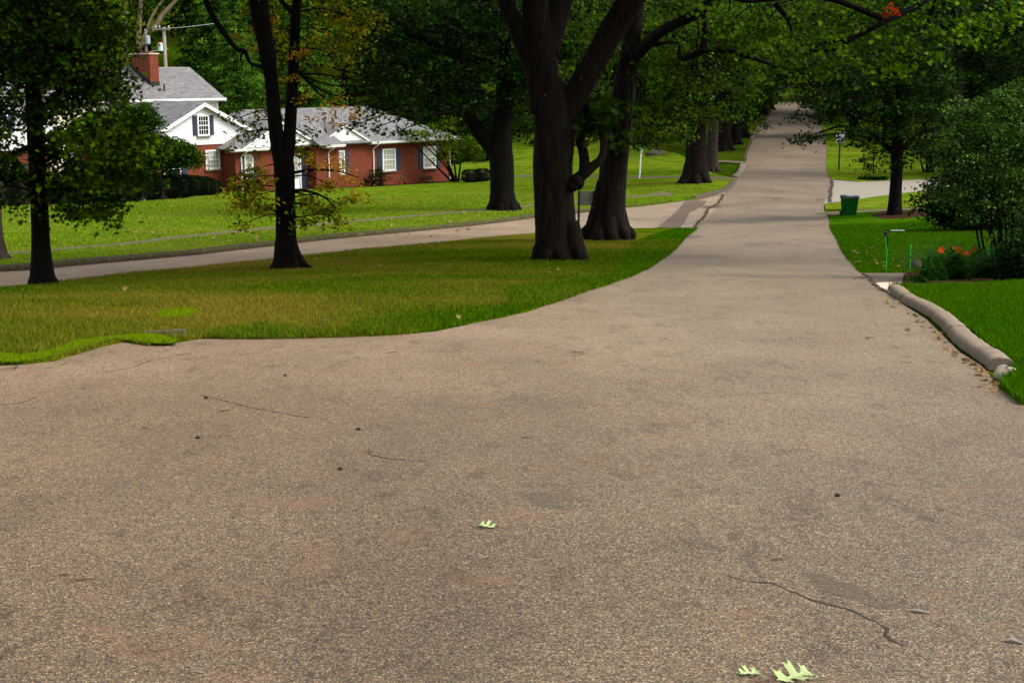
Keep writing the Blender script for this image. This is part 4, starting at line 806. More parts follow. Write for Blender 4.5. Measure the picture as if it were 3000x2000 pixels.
L6 = [(1290,60,-2,1.6), (1180,60,-3,1.4), (1110,120,-3.5,1.1), (1200,170,-3,1.3), (1280,200,-2.5,1.3), (1360,120,-1,1.6), (1430,60,-1,1.6), (1420,200,-1,1.3), (1400,290,-1,.8), (1330,300,-2,.8), (1270,290,-2.5,.7), (1150,250,-3.5,.9), (1100,200,-3.5,.8), (1060,140,-4,.7,.7), (1050,40,-4,1,.8), (1130,320,-3.5,.6), (1190,310,-3.5,.5,.8), (1080,310,-3.8,.45,.8), (1060,350,-4,.35,.7), (1100,375,-3.8,.3,.7), (1190,355,-3.6,.4,.7), (1170,385,-3.7,.3,.7), (1035,370,-4,.25,.6), (1245,350,-3,.35,.6), (1510,150,-.5,1.4), (1520,280,-.5,1), (1440,340,.5,.7), (1540,360,.5,.7), (1380,360,.6,.6), (1530,60,0,1.5), (1550,200,0,1.2)]
many(c, L6, Rr, Y, rt, .2, .5, -.05, 1.7, .05)
for i in range(14): c.blob(Rr.pp(1300+rng.uniform(-260, 320), rng.uniform(-260, -30), Y+rng.uniform(-4, 3)), 2.2, .32, .6, Rr.pp(1420, 50, Y), .8, .08)
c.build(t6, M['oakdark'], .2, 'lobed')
# -- row of big trees beside the main road
def rowtree(bx, by, r, top, label, fol, leaf, m='oak', bk='bark', lean=0.0, group='old trees lining the main road', dens=1.0, grp_r=1.0, flare=1.0):
    b = G(bx, by); Rr = Rel(b); Y = b[1]; pm = Y/F; t = tree('roadside_tree', b, label, 'tree', group); mb = MB(); H = (by-top)*pm
    limb(mb, [(0, 0, -.2), (lean*.05, 0, H*.06), (lean*.15, 0, H*.18), (lean*.5, 0, H*.55), (lean, 0, H), (lean*1.2, 0, H*1.5)], [r*1.6, r*1.25, r*1.03, r*.95, r*.9, r*.5], 18, .05, 4)
    for s_ in (-1, 1): limb(mb, [(lean*.9, 0, H*.85), (s_*1.2+lean, .3, H*1.15), (s_*3+lean, .5, H*1.5)], [r*.6, r*.4, r*.15], 10, .05)
    rootsrel(mb, b, r*1.15, 7, .95*flare); mb.build('trunk', M[bk], t, True); c = Crown()
    for e in fol:
        x, y, rr = e[:3]; c.blob(Rr.pp(x, y, Y+rng.uniform(-2, 1)*grp_r), (rr*1.1, rr, rr*.7), leaf, dens*(e[3] if len(e) > 3 else 1), (lean, 0, H*.9), leaf*2.6, .06)
    for i in range(18): c.blob((lean+rng.uniform(-6, 9.5), rng.uniform(-6, 6), H*1.55+rng.uniform(1.5, 5)), (2.4, 2.4, 1.4), .42, .75, (lean, 0, H*1.3), 1.0, .08)
    c.build(t, M[m], leaf, 'lobed'); return t
rowtree(2037, 540, .60, 330, 'nearest big trunk of the roadside row, its roots spreading over the lawn', [(1960,230,1.6), (2060,180,1.8), (2150,220,1.6), (2100,300,1.1), (2020,300,1.1), (1960,330,.9), (2080,350,.6), (2190,290,.9), (1900,120,2), (2050,60,2.2), (2200,120,2), (2000,370,.5), (2150,90,2), (2160,340,.5)], .2)
rowtree(2085, 503, .36, 300, 'slimmer grey trunk directly behind the nearest big roadside trunk', [(2090,200,1.5), (2140,260,1.2), (2100,310,.8), (2180,200,1.5)], .24, bk='barkgrey')
rowtree(2122, 443, .48, 300, 'third trunk of the roadside row, standing by the small cross path', [(2140,240,1.8), (2200,270,1.3), (2120,310,1), (2180,330,.8), (2215,190,1.8), (2240,365,.35), (2215,350,.5), (2190,372,.3)], .25)
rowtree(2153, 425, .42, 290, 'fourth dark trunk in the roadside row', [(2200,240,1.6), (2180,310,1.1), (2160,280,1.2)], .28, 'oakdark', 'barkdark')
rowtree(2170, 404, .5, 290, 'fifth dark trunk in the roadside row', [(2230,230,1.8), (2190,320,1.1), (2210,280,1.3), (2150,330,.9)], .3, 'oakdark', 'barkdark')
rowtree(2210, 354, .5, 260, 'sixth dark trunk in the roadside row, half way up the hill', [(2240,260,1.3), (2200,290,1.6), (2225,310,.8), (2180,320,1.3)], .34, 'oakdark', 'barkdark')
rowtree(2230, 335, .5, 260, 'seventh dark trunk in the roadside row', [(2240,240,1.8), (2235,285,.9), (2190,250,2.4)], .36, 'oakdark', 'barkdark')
rowtree(2250, 322, .5, 250, 'farthest dark trunk in the roadside row at the top of the road', [(2270,262,1.1), (2240,220,2.8), (2290,200,2.4), (2262,288,.5)], .4, 'oak', 'barkdark')
# -- round-headed tree on the right lawn
b = G(2621, 632); Rr = Rel(b); Y = b[1]; t9 = tree('lawn_tree', b, 'straight black trunk with a low dark dome of leaves, right of the bin'); mb = MB()
limb(mb, [(0, 0, -.1), Rr.pp(2622, 600, Y), Rr.pp(2624, 560, Y), Rr.pp(2627, 500, Y), Rr.pp(2628, 440, Y), Rr.pp(2635, 330, Y), Rr.pp(2640, 150, Y)], [.37, .29, .26, .25, .27, .2, .08], 16, .04, 5)
limb(mb, [Rr.pp(2627, 460, Y), Rr.pp(2560, 400, Y), Rr.pp(2470, 370, Y-1), Rr.pp(2400, 390, Y-1.5)], [.12, .1, .06, .03], 8); limb(mb, [Rr.pp(2627, 450, Y), Rr.pp(2700, 390, Y), Rr.pp(2780, 370, Y+1)], [.12, .1, .05], 8)
rootsrel(mb, b, .28, 6, .8); mb.build('trunk', M['barkdark'], t9, True); c = Crown()
rt = lambda x, y: (2630, min(max(y+40, 200), 440), Y)
L9 = [(2480,240,-1,1), (2560,220,0,1.1), (2650,210,0,1.2), (2740,240,.5,1), (2420,290,-1.5,.8), (2500,320,-1,1), (2590,310,-.5,1.1), (2690,310,0,1.1), (2770,320,.5,.9), (2430,350,-1.5,.6), (2480,390,-1.2,.6), (2550,390,-.8,.8), (2640,390,-.5,.8), (2720,390,0,.8), (2400,400,-1.8,.35), (2350,405,-2,.25), (2330,415,-2,.15), (2370,395,-2,.25,.8), (2690,440,0,.5), (2740,440,.3,.45), (2570,450,-.8,.45,.8), (2500,430,-1,.35), (2590,480,-.8,.28), (2560,490,-.9,.2,.7), (2650,480,-.5,.22), (2700,475,0,.3), (2760,470,.4,.35), (2375,345,-1.6,.35), (2340,340,-1.6,.2,.8), (2600,150,0,1.2), (2700,160,0,1.2), (2440,190,-1,.9), (2390,300,-1.5,.5), (2360,270,-1.3,.4), (2330,290,-1.2,.25,.8), (2300,260,-1,.3,.8)]
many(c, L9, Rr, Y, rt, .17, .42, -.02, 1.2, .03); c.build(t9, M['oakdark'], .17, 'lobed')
# -- oak out of frame on the right whose bright branches hang over the road
b = (15.5, 34.0, tz(15.5, 34)); Rr = Rel(b); t10 = tree('overhanging_oak', b, 'oak outside the right edge, bright green branches hanging across the upper right'); mb = MB()
limb(mb, [(0, 0, -.2), (0, 0, .5), (-.1, 0, 3), (-.3, 0, 6), (-.4, 0, 9), (-.4, 0, 13)], [.8, .55, .48, .42, .3, .1], 20, .05, 4); rootsrel(mb, b, .6, 7)
br = [[(2990,60,34), (2900,-40,33), (2770,-20,32), (2700,10,31.5)], [(2770,-20,32), (2800,45,32), (2850,85,32), (2880,130,32)], [(2700,10,31.5), (2600,60,31), (2500,110,31), (2420,125,31), (2345,165,31)], [(2500,110,31), (2440,145,31), (2380,150,31)], [(2740,0,32), (2720,60,32), (2705,95,32)], [(2600,60,31), (2400,-10,31), (2200,5,31), (2130,-10,31)], [(2270,10,31), (2310,60,31), (2320,110,31)]]
limb(mb, [(-.3, 0, 5.6)]+[Rr.pp(*q) for q in ((3150,0,34), (2990,60,34))], [.3, .16, .12], 12)
for q in br: limb(mb, [Rr.pp(*z) for z in q], list(np.linspace(.07, .02, len(q))), 8, .08)
mb.build('trunk', M['barkdark'], t10, True); c = Crown()
rt = lambda x, y: (x+rng.uniform(-60, 120), y-rng.uniform(10, 60), 31.5)
L10 = [(2300,60,0,.5), (2200,30,0,.45,.8), (2400,60,0,.5), (2480,50,0,.5), (2350,120,-.3,.42), (2270,110,.3,.4,.8), (2440,120,-.4,.45), (2520,100,0,.5), (2600,80,0,.5), (2560,150,-.3,.4), (2490,180,-.4,.35), (2430,200,-.2,.35,.8), (2620,130,-.4,.42), (2590,190,-.5,.28), (2660,60,0,.4), (2700,120,-.3,.42), (2750,110,-.3,.4), (2800,60,-.3,.4), (2840,110,-.4,.28), (2720,170,-.4,.3), (2650,190,-.3,.25,.8), (2530,220,-.3,.22,.8), (2640,210,-.4,.2), (2380,190,0,.35,.8), (2330,170,.3,.35,.7), (2290,180,.3,.3,.6), (2880,60,.4,.4), (2940,40,.5,.5), (2990,90,.6,.45,.9), (2920,120,.5,.3,.7), (2150,60,0,.4,.7), (2100,30,.3,.45,.8), (2230,90,.2,.3,.7), (2460,-20,0,.6), (2620,-20,0,.6), (2780,-20,0,.6)]
many(c, L10, Rr, 31.5, rt, .15, .32, .22, .85, .02)
for i in range(22): c.blob((rng.uniform(-6, 4), rng.uniform(-4, 5), 8.2+rng.uniform(0, 5)), (1.8, 1.8, 1.1), .26, .45, (0, 0, 7), .7, .08)
c.build(t10, M['oakbright'], .145, 'lobed')
c = Crown(); many(c, [(2612,28,-.9,.12,2.5), (2618,42,-.9,.09,2)], Rr, 31.5, rt, .12, .12, 0); c.build(t10, M['red'], .12, 'lobed', 'red_leaves', twigs=False)
# -- a tall tree right of the road further up, brownish trunk half hidden by the shrub
def plain(name, bx, by, r, top, label, blobs, leaf, m, bk='barkdark', cat='tree', group=None, shape='lobed', Yo=None, dens=1.0, world=None):
    b = world if world else G(bx, by); Rr = Rel(b); Y = b[1]; t = tree(name, b, label, cat, group); mb = MB(); H = (by-top)*Y/F
    limb(mb, [(0, 0, -.2), (0, 0, H*.1), (.05, 0, H*.4), (.1, 0, H*.8), (.1, 0, H)], [r*1.5, r*1.1, r, r*.7, r*.3], 12, .05); mb.build('trunk', M[bk], t, True); c = Crown()
    for e in blobs: c.blob(Rr.pp(e[0], e[1], Y+rng.uniform(-1, 1)*(1 if len(e) < 5 else e[4])), (e[2]*1.1, e[2], e[2]*.75), leaf, dens*(e[3] if len(e) > 3 else 1), (0, 0, min(H*.85, (by-e[1])*Y/F*.7)), leaf*2.6, r*.25)
    c.build(t, M[m], leaf, shape); return t
plain('tall_tree', 2788, 522, .38, 0, 'tree with a brown trunk right behind the big speckled shrub', [(2820,300,1.8), (2880,220,2), (2780,200,2), (2950,300,2), (2850,380,1.3), (2920,120,2.4), (2780,80,2.4), (3000,200,2.4), (2960,400,1.3), (2900,30,2.6), (3040,60,2.6), (2700,40,2.4)], .26, 'oakdark', 'barkgrey')
plain('tall_tree', 2500, 400, .35, -50, 'dark tree behind the speed sign on the right of the main road', [(2480,200,2.2), (2560,220,2), (2430,250,1.6), (2400,180,2), (2520,120,2.8), (2620,160,2.6), (2360,120,2.6), (2440,300,1.1), (2500,330,1.2), (2560,320,1.3), (2600,360,1), (2350,230,1.5), (2450,60,3), (2330,60,3)], .3, 'wood1')
# -- left woodland ash with pale limbs (sycamore), hemlock, trees behind the houses
b = (-31.0, 118.0, tz(-31, 118)); Rr = Rel(b); Y = 118; t = tree('sycamore_tree', b, 'sycamore with pale tan bare limbs rising behind the chimney'); mb = MB()
limb(mb, [(0, 0, -.3), Rr.pp(395, 250, Y), Rr.pp(366, 178, Y), Rr.pp(362, 120, Y), Rr.pp(366, 60, Y), Rr.pp(372, -60, Y), Rr.pp(390, -200, Y)], [.9, .7, .30, .30, .24, .2, .1], 12, .06)
limb(mb, [(0.2, 0, 1), Rr.pp(410, 220, Y), Rr.pp(405, 160, Y), Rr.pp(407, 90, Y), Rr.pp(412, 0, Y), Rr.pp(420, -120, Y)], [.6, .4, .22, .2, .2, .1], 12, .06)
limb(mb, [Rr.pp(408, 160, Y), Rr.pp(425, 108, Y), Rr.pp(455, 80, Y), Rr.pp(480, 40, Y), Rr.pp(518, 0, Y), Rr.pp(570, -60, Y)], [.12, .22, .22, .2, .16, .1], 10, .06)
limb(mb, [Rr.pp(425, 108, Y), Rr.pp(440, 60, Y), Rr.pp(462, 22, Y), Rr.pp(500, -30, Y)], [.1, .12, .1, .08], 8, .06)
mb.build('trunk', M['syc'], t, True); c = Crown()
for e in ((330,40,1.4,.6), (420,20,1.3,.5), (460,110,.7,.5), (380,-60,3,.8), (500,-80,3,.8), (300,-40,3,.8), (440,-160,3.5,.8), (340,110,.9,.5), (395,140,.6,.5)): c.blob(Rr.pp(e[0], e[1], Y-.5), (e[2], e[2], e[2]*.7), .3, e[3], Rr.pp(400, 60, Y), .7, .05)
c.build(t, M['wood2'], .3, 'clump')
def conifer(bx, by, Y, H, rad, label, m='hemlock', leaf=.24, n=1.7, world=None):
    X = P(bx, 200, Y)[0]; b = (X, Y, tz(X, Y)); t = tree('hemlock_tree', b, label, 'tree'); mb = MB()
    limb(mb, [(0, 0, -.2), (0, 0, H*.5), (0, 0, H)], [.35, .22, .04], 10); pos = []; rn = []
    z = 1.0
    while z < H:
        rr = rad*(1-z/H)**.8+.3; k = max(5, int(rr*3.2)); a0 = rng.uniform(0, 6.28)
        for i in range(k):
            a = a0+6.28*i/k+rng.normal()*.2; L = rr*rng.uniform(.7, 1.1); droop = .28*L; tone = rng.uniform(.1, .8)
            tip = (L*math.cos(a), L*math.sin(a), z-droop)
            if i % 2 == 0: mb.tube([(0, 0, z), (tip[0]*.5, tip[1]*.5, z-.02*L), tip], [.04, .03, .01], 3, False)
            nn = int(26*L*n); s_ = rng.uniform(.12, 1, nn)**.8; w = (1-s_*.75)*L*.30
            off = rng.normal(size=nn)*w; pos.append(np.column_stack([L*s_*math.cos(a)-off*math.sin(a), L*s_*math.sin(a)+off*math.cos(a), z-droop*s_**1.6-np.abs(off)*.35+rng.normal(size=nn)*.06])); rn.append(np.clip(tone+.25*(s_-.4)+rng.normal(size=nn)*.15, 0, 1))
        z += .42
    mb.build('trunk', M['barkdark'], t, True); link('crown', leaves(np.vstack(pos), leaf, 'clump', .9, np.concatenate(rn), 'crown'), M[m], t); return t
conifer(615, 0, 116, 15.5, 4.4, 'feathery light green hemlock right of the utility pole')
conifer(690, 0, 108, 13.0, 4.2, 'feathery hemlock behind the white gable, left of the twin-stemmed tree')
conifer(640, 0, 118, 18.0, 5.0, 'tall hemlock rising behind the two lighter hemlocks', 'wood1')
conifer(1330, 0, 112, 11, 4.5, 'dark conifer behind the right end of the house', 'yew', .34)
conifer(905, 0, 112, 12, 4.0, 'hemlock behind the low roof between the two stems')
# -- woodland behind everything: individual trees sharing a few shapes
protos = []
for v, (m, sh) in enumerate((('wood1', 'clump'), ('wood2', 'clump'), ('oakdark', 'clump'), ('oak', 'clump'))):
    t = empty('woodland_tree', (0, 0, 0)); mb = MB(); H = 15
    limb(mb, [(0, 0, -.4), (.1, 0, 3), (-.2, .2, 8), (.1, 0, 14)], [.45, .32, .24, .08], 10, .05)
    mb.build('trunk', M['barkdark'], t, True); c = Crown()
    for i in range(26):
        a = rng.uniform(0, 6.28); z = rng.uniform(2.2, 15); rr = 4.6*math.sin(min(1, (z-.5)/13)*math.pi*.85+.25)*rng.uniform(.35, 1)
        c.blob((rr*math.cos(a), rr*math.sin(a), z), (1.9, 1.9, 1.15), .42, .62, (0, 0, z*.8), .85, .07, rng.uniform(-.1, .15))
    c.build(t, M[m], .44, sh); protos.append(t)
labels = ('dense green tree in the woods behind the house', 'paler yellow-green tree in the woods', 'dark shaded tree in the woods', 'mid green tree in the woods')
spots = []
for (px_, Y, v, s_) in ((40,112,0,1), (150,124,3,1.1), (250,112,1,.9), (300,140,0,1.2), (430,150,2,1.2), (560,150,0,1.3), (720,142,3,1.2), (800,122,1,.95), (850,150,0,1.3), (950,118,3,.9), (1010,128,1,1), (1060,150,2,1.3), (1120,124,0,1), (1200,132,3,1), (1260,150,0,1.3), (1340,140,2,1.2), (1400,124,2,1), (1480,136,0,1.1),
     (1560,150,2,1.3), (1600,128,2,1), (1660,140,0,1.1), (1700,122,3,.9), (1760,150,2,1.3), (1800,132,0,1), (1860,142,3,1.1), (1920,150,2,1.2), (1970,136,0,1), (2030,150,1,1.1), (2060,165,0,1.3), (2120,170,2,1.3), (2170,185,3,1.4), (2215,200,0,1.5), (2260,215,2,1.5), (2310,222,3,1.5), (2350,215,0,1.5), (2400,200,2,1.4), (2440,180,1,1.3), (2480,160,0,1.2), (2540,150,3,1.2), (2600,140,2,1.2), (2650,160,0,1.3), (2700,135,3,1.1), (2760,150,2,1.3), (2820,130,0,1.1), (2880,145,3,1.2), (2940,125,2,1.1), (3000,140,0,1.2), (3060,120,3,1), (-60,120,0,1), (-20,140,2,1.2), (90,150,2,1.3), (620,170,2,1.5), (380,175,0,1.5), (200,170,2,1.5), (900,170,2,1.5), (1150,172,2,1.5), (1420,170,2,1.5), (1640,172,2,1.5), (1850,175,2,1.5), (760,128,2,1), (1010,170,2,1.5), (2650,118,2,.8), (2860,112,2,.85), (2950,108,0,.9), (2990,98,2,.8), (3060,90,2,.8)):
    X = P(px_, 200, Y)[0]; spots.append((X, Y, v, s_))
used = set()
for (X, Y, v, s_) in spots:
    t = protos[v] if v not in used else copy_tree(protos[v]); used.add(v)
    t.location = (X, Y, tz(min(X, 75), min(Y, 230))-.2); t.rotation_euler = (0, 0, rng.uniform(0, 6.28)); t.scale = (s_, s_, s_*rng.uniform(.9, 1.15)); tag(t, labels[v], 'tree', 'trees of the wooded hillside, kind %s' % ('dense green', 'pale', 'dark', 'mid green')[v])
# low undergrowth at the foot of the woods
c = Crown()
for x in np.arange(-50, 14, 2.3): c.blob((x, 112+rng.uniform(-2, 3)+(6 if x > -6 else 0)-max(0, -x-34)*.3, tz(x, 112)+rng.uniform(.3, 1.0)), (1.9, 1.4, 1.5), .4, .8, None, .8)
for x in np.arange(34, 80, 2.3): c.blob((x, 122+rng.uniform(-3, 3), tz(x, 122)+rng.uniform(.3, 1.2)), (2, 1.5, 1.6), .4, .8, None, .8)
for x in np.arange(22, 48, 2.3): c.blob((x, 226+rng.uniform(-3, 3), tz(x, 226)+rng.uniform(.8, 4)), (2.4, 2, 2.6), .5, .8, None, 1.0)
und = link('undergrowth', leaves(np.vstack(c.p), .42, 'clump', .6, np.concatenate(c.r)*.7, 'undergrowth'), M['wood1']); tag(und, 'dark undergrowth along the foot of the woods', 'undergrowth', None, 'stuff')
# ---------------------------------------------------------------- shrubs, hedges and flowers
def shrub(name, label, bx, by, Y, blobs, leaf, m, shape='oval', stems=5, cat='shrub', spray=.28, group=None, tone=0., dens=1.0, sr=.018, bk='barkdark', z0=0.0):
    X = P(bx, by, Y)[0]; b = (X, Y, tz(X, Y)+z0); Rr = Rel(b); t = tree(name, b, label, cat, group); mb = MB(); c = Crown()
    for i in range(stems):
        e = blobs[i % len(blobs)]; q = Rr.pp(e[0], e[1], Y+(e[3] if len(e) > 3 else 0)); a = rng.uniform(0, 6.28); s0 = np.array([.12*math.cos(a), .12*math.sin(a), -.05])
        limb(mb, [s0, s0*2+np.array([0, 0, q[2]*.4])+np.array([q[0], q[1], 0])*.35, q], [sr*1.6, sr, sr*.5], 6, .05)
    mb.build('stems', M[bk], t, True)
    for e in blobs: c.blob(Rr.pp(e[0], e[1], Y+(e[3] if len(e) > 3 else 0)), (e[2]*1.15, e[2], e[2]*(e[5] if len(e) > 5 else .8)), leaf, dens*(e[4] if len(e) > 4 else 1), None, spray, .02, tone)
    c.build(t, M[m], leaf, shape, 'foliage', twigs=False); return t
# big clipped magnolia-like bush in front of the house
shrub('magnolia_bush', 'big dense rounded green bush covering the left part of the house front', 400, 590, 76,
      [(425,330,.55), (385,335,.7,.4), (455,355,.4,-.3), (340,365,.8,.6), (410,390,.9), (470,420,.7,-.2), (515,425,.55,-.3), (550,440,.45,-.5), (570,462,.35,-.5), (530,465,.6,-.4), (480,480,.8), (390,460,1.1), (320,440,.9,.4), (575,480,.2,-.6), (350,310,.4,.5), (310,340,.45,.7), (420,520,.8,.6), (360,530,.9,.8)], .15, 'bush', 'oval', 8, 'bush', .40, None, .08, 4.2, .05)
def hedge(label, pts, m='yew', leaf=.07, name='hedge', group=None, n=5200, top=.9, w=.75):
    """clipped hedge of ellipsoids: (px, Y, half length, height)"""
    P0 = pts[0]; X = P(P0[0], 550, P0[1])[0]; b = np.array((X, P0[1], tz(X, P0[1])+.08)); t = tree(name, b, label, 'hedge', group); pos = []; mb = MB()
    for (px_, Y, hw, h) in pts:
        x = P(px_, 550, Y)[0]; k = int(n*hw*h); d = rng.normal(size=(k, 3)); d /= np.linalg.norm(d, axis=1)[:, None]; d = np.sign(d)*np.abs(d)**.75
        q = rng.uniform(.86, 1.02, k)[:, None]; p = d*q*np.array([hw, w*.8, h*.5])+np.array([x, Y, tz(x, Y)+.08+h*.5]); pos.append(p-b)
        mb.lathe([(.02, 0), (hw*.55, .1), (hw*.6, h*.7), (.1, h*.85)], 10, (x-b[0], Y-b[1], tz(x, Y)-b[2]+.08))
    mb.build('stems', M['black'], t); pp = np.vstack(pos)
    link('foliage', leaves(pp, leaf, 'oval', .3, rng.uniform(0, 1, len(pp)), 'foliage'), M[m], t); return t
hedge('low dark clipped yew hedge under the house window, left of the brick corner', [(560,78,.9,1.15), (590,78.6,.8,1.05), (622,79.4,.6,.8)])
hedge('dark clipped hedge in shade behind the big rounded bush', [(520,76.4,1.0,1.3), (470,75.4,1.2,1.3), (410,74.4,1.2,1.2), (350,73.4,1.2,1.25)])
hedge('dark hedge in shade at the left edge of the house lawn', [(300,72.8,1.2,1.5), (240,72.2,1.3,1.8), (180,71.5,1.2,1.6), (120,71,1.2,1.6), (60,70.6,1.3,1.7), (0,70.2,1.3,1.8), (-60,70,1.2,1.8)])
hedge('small box hedge beside the right end of the house', [(1380,92,.65,.85), (1412,92.4,.6,.85)])
shrub('green_shrub', 'light green shrub in front of the left wing, behind the slim oak', 60, 560, 73, [(30,520,.9), (80,510,.9), (20,560,.8), (100,550,.8), (-30,530,.8)], .15, 'bush', 'oval', 5, 'shrub', .4, None, .1)
# small trees and shrubs along the wall
shrub('dogwood_tree', 'small round-headed light green tree at the right corner of the house', 1337, 528, 93.5,
      [(1310,360,.6), (1350,365,.6,.3), (1270,385,.6,-.4), (1240,400,.55,-.8), (1210,392,.4,-1), (1190,400,.28,-1.2), (1300,410,.8), (1350,415,.9,.3), (1390,420,.8,.5), (1330,450,.7), (1380,455,.6,.5), (1290,445,.5,-.3), (1410,450,.4,.5)], .17, 'wood2', 'oval', 7, 'tree', .42, None, .12, 1.3, .05)
shrub('foundation_shrub', 'dark glossy shrub at the foot of the downspout on the brick wall', 1104, 548, 90.0, [(1104,508,.42), (1090,525,.4), (1118,522,.4), (1104,538,.42)], .12, 'yew', 'oval', 4, 'shrub', .25, None, .5, 1.6)
shrub('foundation_shrub', 'tiny reddish twiggy shrub between the two right-hand windows', 1180, 538, 92, [(1178,520,.2,0,.5), (1182,508,.14,0,.5)], .09, 'turning', 'oval', 4, 'shrub', .14)
shrub('foundation_shrub', 'small sparse shrub under the rightmost window', 1248, 536, 94, [(1248,518,.28,0,.7), (1256,524,.22,0,.7), (1240,524,.22,0,.7)], .1, 'viburnum', 'oval', 4, 'shrub', .18)
shrub('foundation_shrub', 'sparse twiggy shrub beneath the middle window of the brick wall', 968, 562, 86.5, [(968,545,.26,0,.4), (975,530,.2,0,.4)], .1, 'turning', 'oval', 5, 'shrub', .18)
# right hand side
shrub('speckled_shrub', 'big loose shrub with pale speckled leaves at the right edge, above the lilies', 2932, 748, 25.5,
      [(2830,330,.28,0,.7), (2870,310,.25,.2,.6), (2810,380,.3,0,.8), (2860,370,.35), (2910,340,.3,.2,.7), (2960,300,.3,.3,.7), (3000,330,.4,.3), (2800,440,.38), (2860,440,.42), (2920,420,.45), (2980,410,.45), (2790,500,.32,0,.9), (2840,500,.42), (2910,500,.48), (2980,500,.5), (2830,560,.35), (2890,570,.42), (2960,570,.45), (3020,560,.5), (2860,610,.28,0,.8), (2940,620,.28,0,.8), (3000,640,.35), (3040,420,.5), (2980,690,.22,-.2,.8), (3000,720,.25,-.2,.8), (2900,690,.10,-.2,.5), (2995,260,.25,.3,.5), (2940,275,.2,.3,.5), (2780,560,.2,0,.7), (2760,540,.15,0,.6)], .055, 'viburnum', 'oval', 12, 'shrub', .17, None, .08, 1.7, .02)
shrub('dark_shrub', 'low dark spreading shrub behind the speckled one, casting shade on the lawn', 2840, 672, 47,
      [(2700,590,.35), (2740,580,.5), (2690,610,.25), (2800,600,.9), (2860,620,.9), (2760,630,.5), (2840,560,1.0), (2900,600,1), (2980,600,1.2), (2900,650,.7), (2960,660,.7), (2800,650,.4), (3040,640,1.0), (2720,550,.3), (2780,540,.6)], .14, 'oakdark', 'oval', 8, 'shrub', .34, None, 0, 1.3, .04)
shrub('dark_shrub', 'bushy dark shrub with tangled stems at the right edge behind the lilies', 2985, 790, 23.5, [(2990,740,.38), (3020,770,.4), (2960,780,.3), (3040,700,.4), (2950,800,.25), (3000,810,.3)], .07, 'yew', 'oval', 6, 'shrub', .2, None, .3, 1.3)
for i, (x, y, l) in enumerate(((2712,506,'thin multi-stemmed shrub tree, leftmost clump on the far right lawn'), (2728,504,'thin multi-stemmed shrub tree nearest the brown trunk on the far right lawn'))):
    shrub('multi_stem_tree', l, x, y, 90, [(x-18,420,.5), (x+10,410,.5), (x+4,440,.35), (x-10,445,.3)], .18, 'oakdark', 'oval', 5, 'tree', .4, None, 0, 1, .05)
b = G(2559, 512); Rr = Rel(b); Y = b[1]; t = tree('sapling', b, 'thin sapling with flat leafy tiers growing out of the hosta clump'); mb = MB(); limb(mb, [(0, 0, -.05), Rr.pp(2559, 480, Y), Rr.pp(2560, 430, Y)], [.045, .035, .025], 7); mb.build('trunk', M['barkdark'], t, True); c = Crown()
for e in ((2535,468,.38), (2580,462,.38), (2558,445,.4), (2515,472,.2), (2590,475,.22), (2550,480,.16), (2560,430,.35)): c.blob(Rr.pp(e[0], e[1], Y), (e[2]*1.5, e[2], e[2]*.4), .2, .8, (0, 0, 1.0), .35, .015)
c.build(t, M['oakdark'], .2, 'oval')
def rosette(name, label, bx, by, n, L, w, m, cat, arch=.6, r0=.25, group=None, up=1.1, sc=(1, 1)):
    """clump of arching strap leaves"""
    b = np.array(G(bx, by)); t = tree(name, b, label, cat, group); V = []; k = 5
    a = rng.uniform(0, 6.28, n); rr = r0*np.sqrt(rng.uniform(0, 1, n)); ln = L*rng.uniform(.6, 1.15, n); el = rng.uniform(.35, 1, n)
    cx_ = rr*np.cos(a*3.1)*sc[0]; cy_ = rr*np.sin(a*3.1)*sc[1]; ca, sa = np.cos(a), np.sin(a)
    ts = np.linspace(0, 1, k); pts = []
    for tt in ts:
        d = ln*(.25+.55*(1-el))*tt+ln*.35*tt*tt; z = ln*up*(tt-arch*tt*tt*(1.15-.5*el)); ww = w*(1-tt**2.2)*.5+.0008
        x = cx_+d*ca; y = cy_+d*sa; pts.append((np.column_stack([x-sa*ww, y+ca*ww, z]), np.column_stack([x+sa*ww, y-ca*ww, z])))
    V = np.stack([p for pr in pts for p in pr], 1); base = np.arange(n)[:, None, None]*(2*k)
    q = np.array([[2*i, 2*i+1, 2*i+3, 2*i+2] for i in range(k-1)])[None]; f = (base+q).reshape(-1)
    link('foliage', npmesh('foliage', V.reshape(-1, 3), f, np.full(n*(k-1), 4), np.repeat(rng.uniform(0, 1, n), k-1)), M[m], t); return t, b
rosette('hosta', 'low hosta clump with broad leaves at the edge of the far driveway', 2556, 528, 170, .55, .14, 'bush', 'plant', .75, .75, None, 1.0, (1.2, .5))
ld = []
for i, (x, y, n, L, l) in enumerate(((2735,828,340,.82,'strap-leaved day lily clump nearest the road'), (2800,826,560,1.0,'largest day lily clump with orange flowers above it'), (2865,822,460,.95,'day lily clump right of the largest one'), (2930,815,460,.9,'day lily clump at the foot of the speckled shrub'))):
    ld.append(rosette('day_lily', l, x, y, n, L, .016, 'lily', 'flower plant', .6, .26, 'day lilies in the flower bed'))
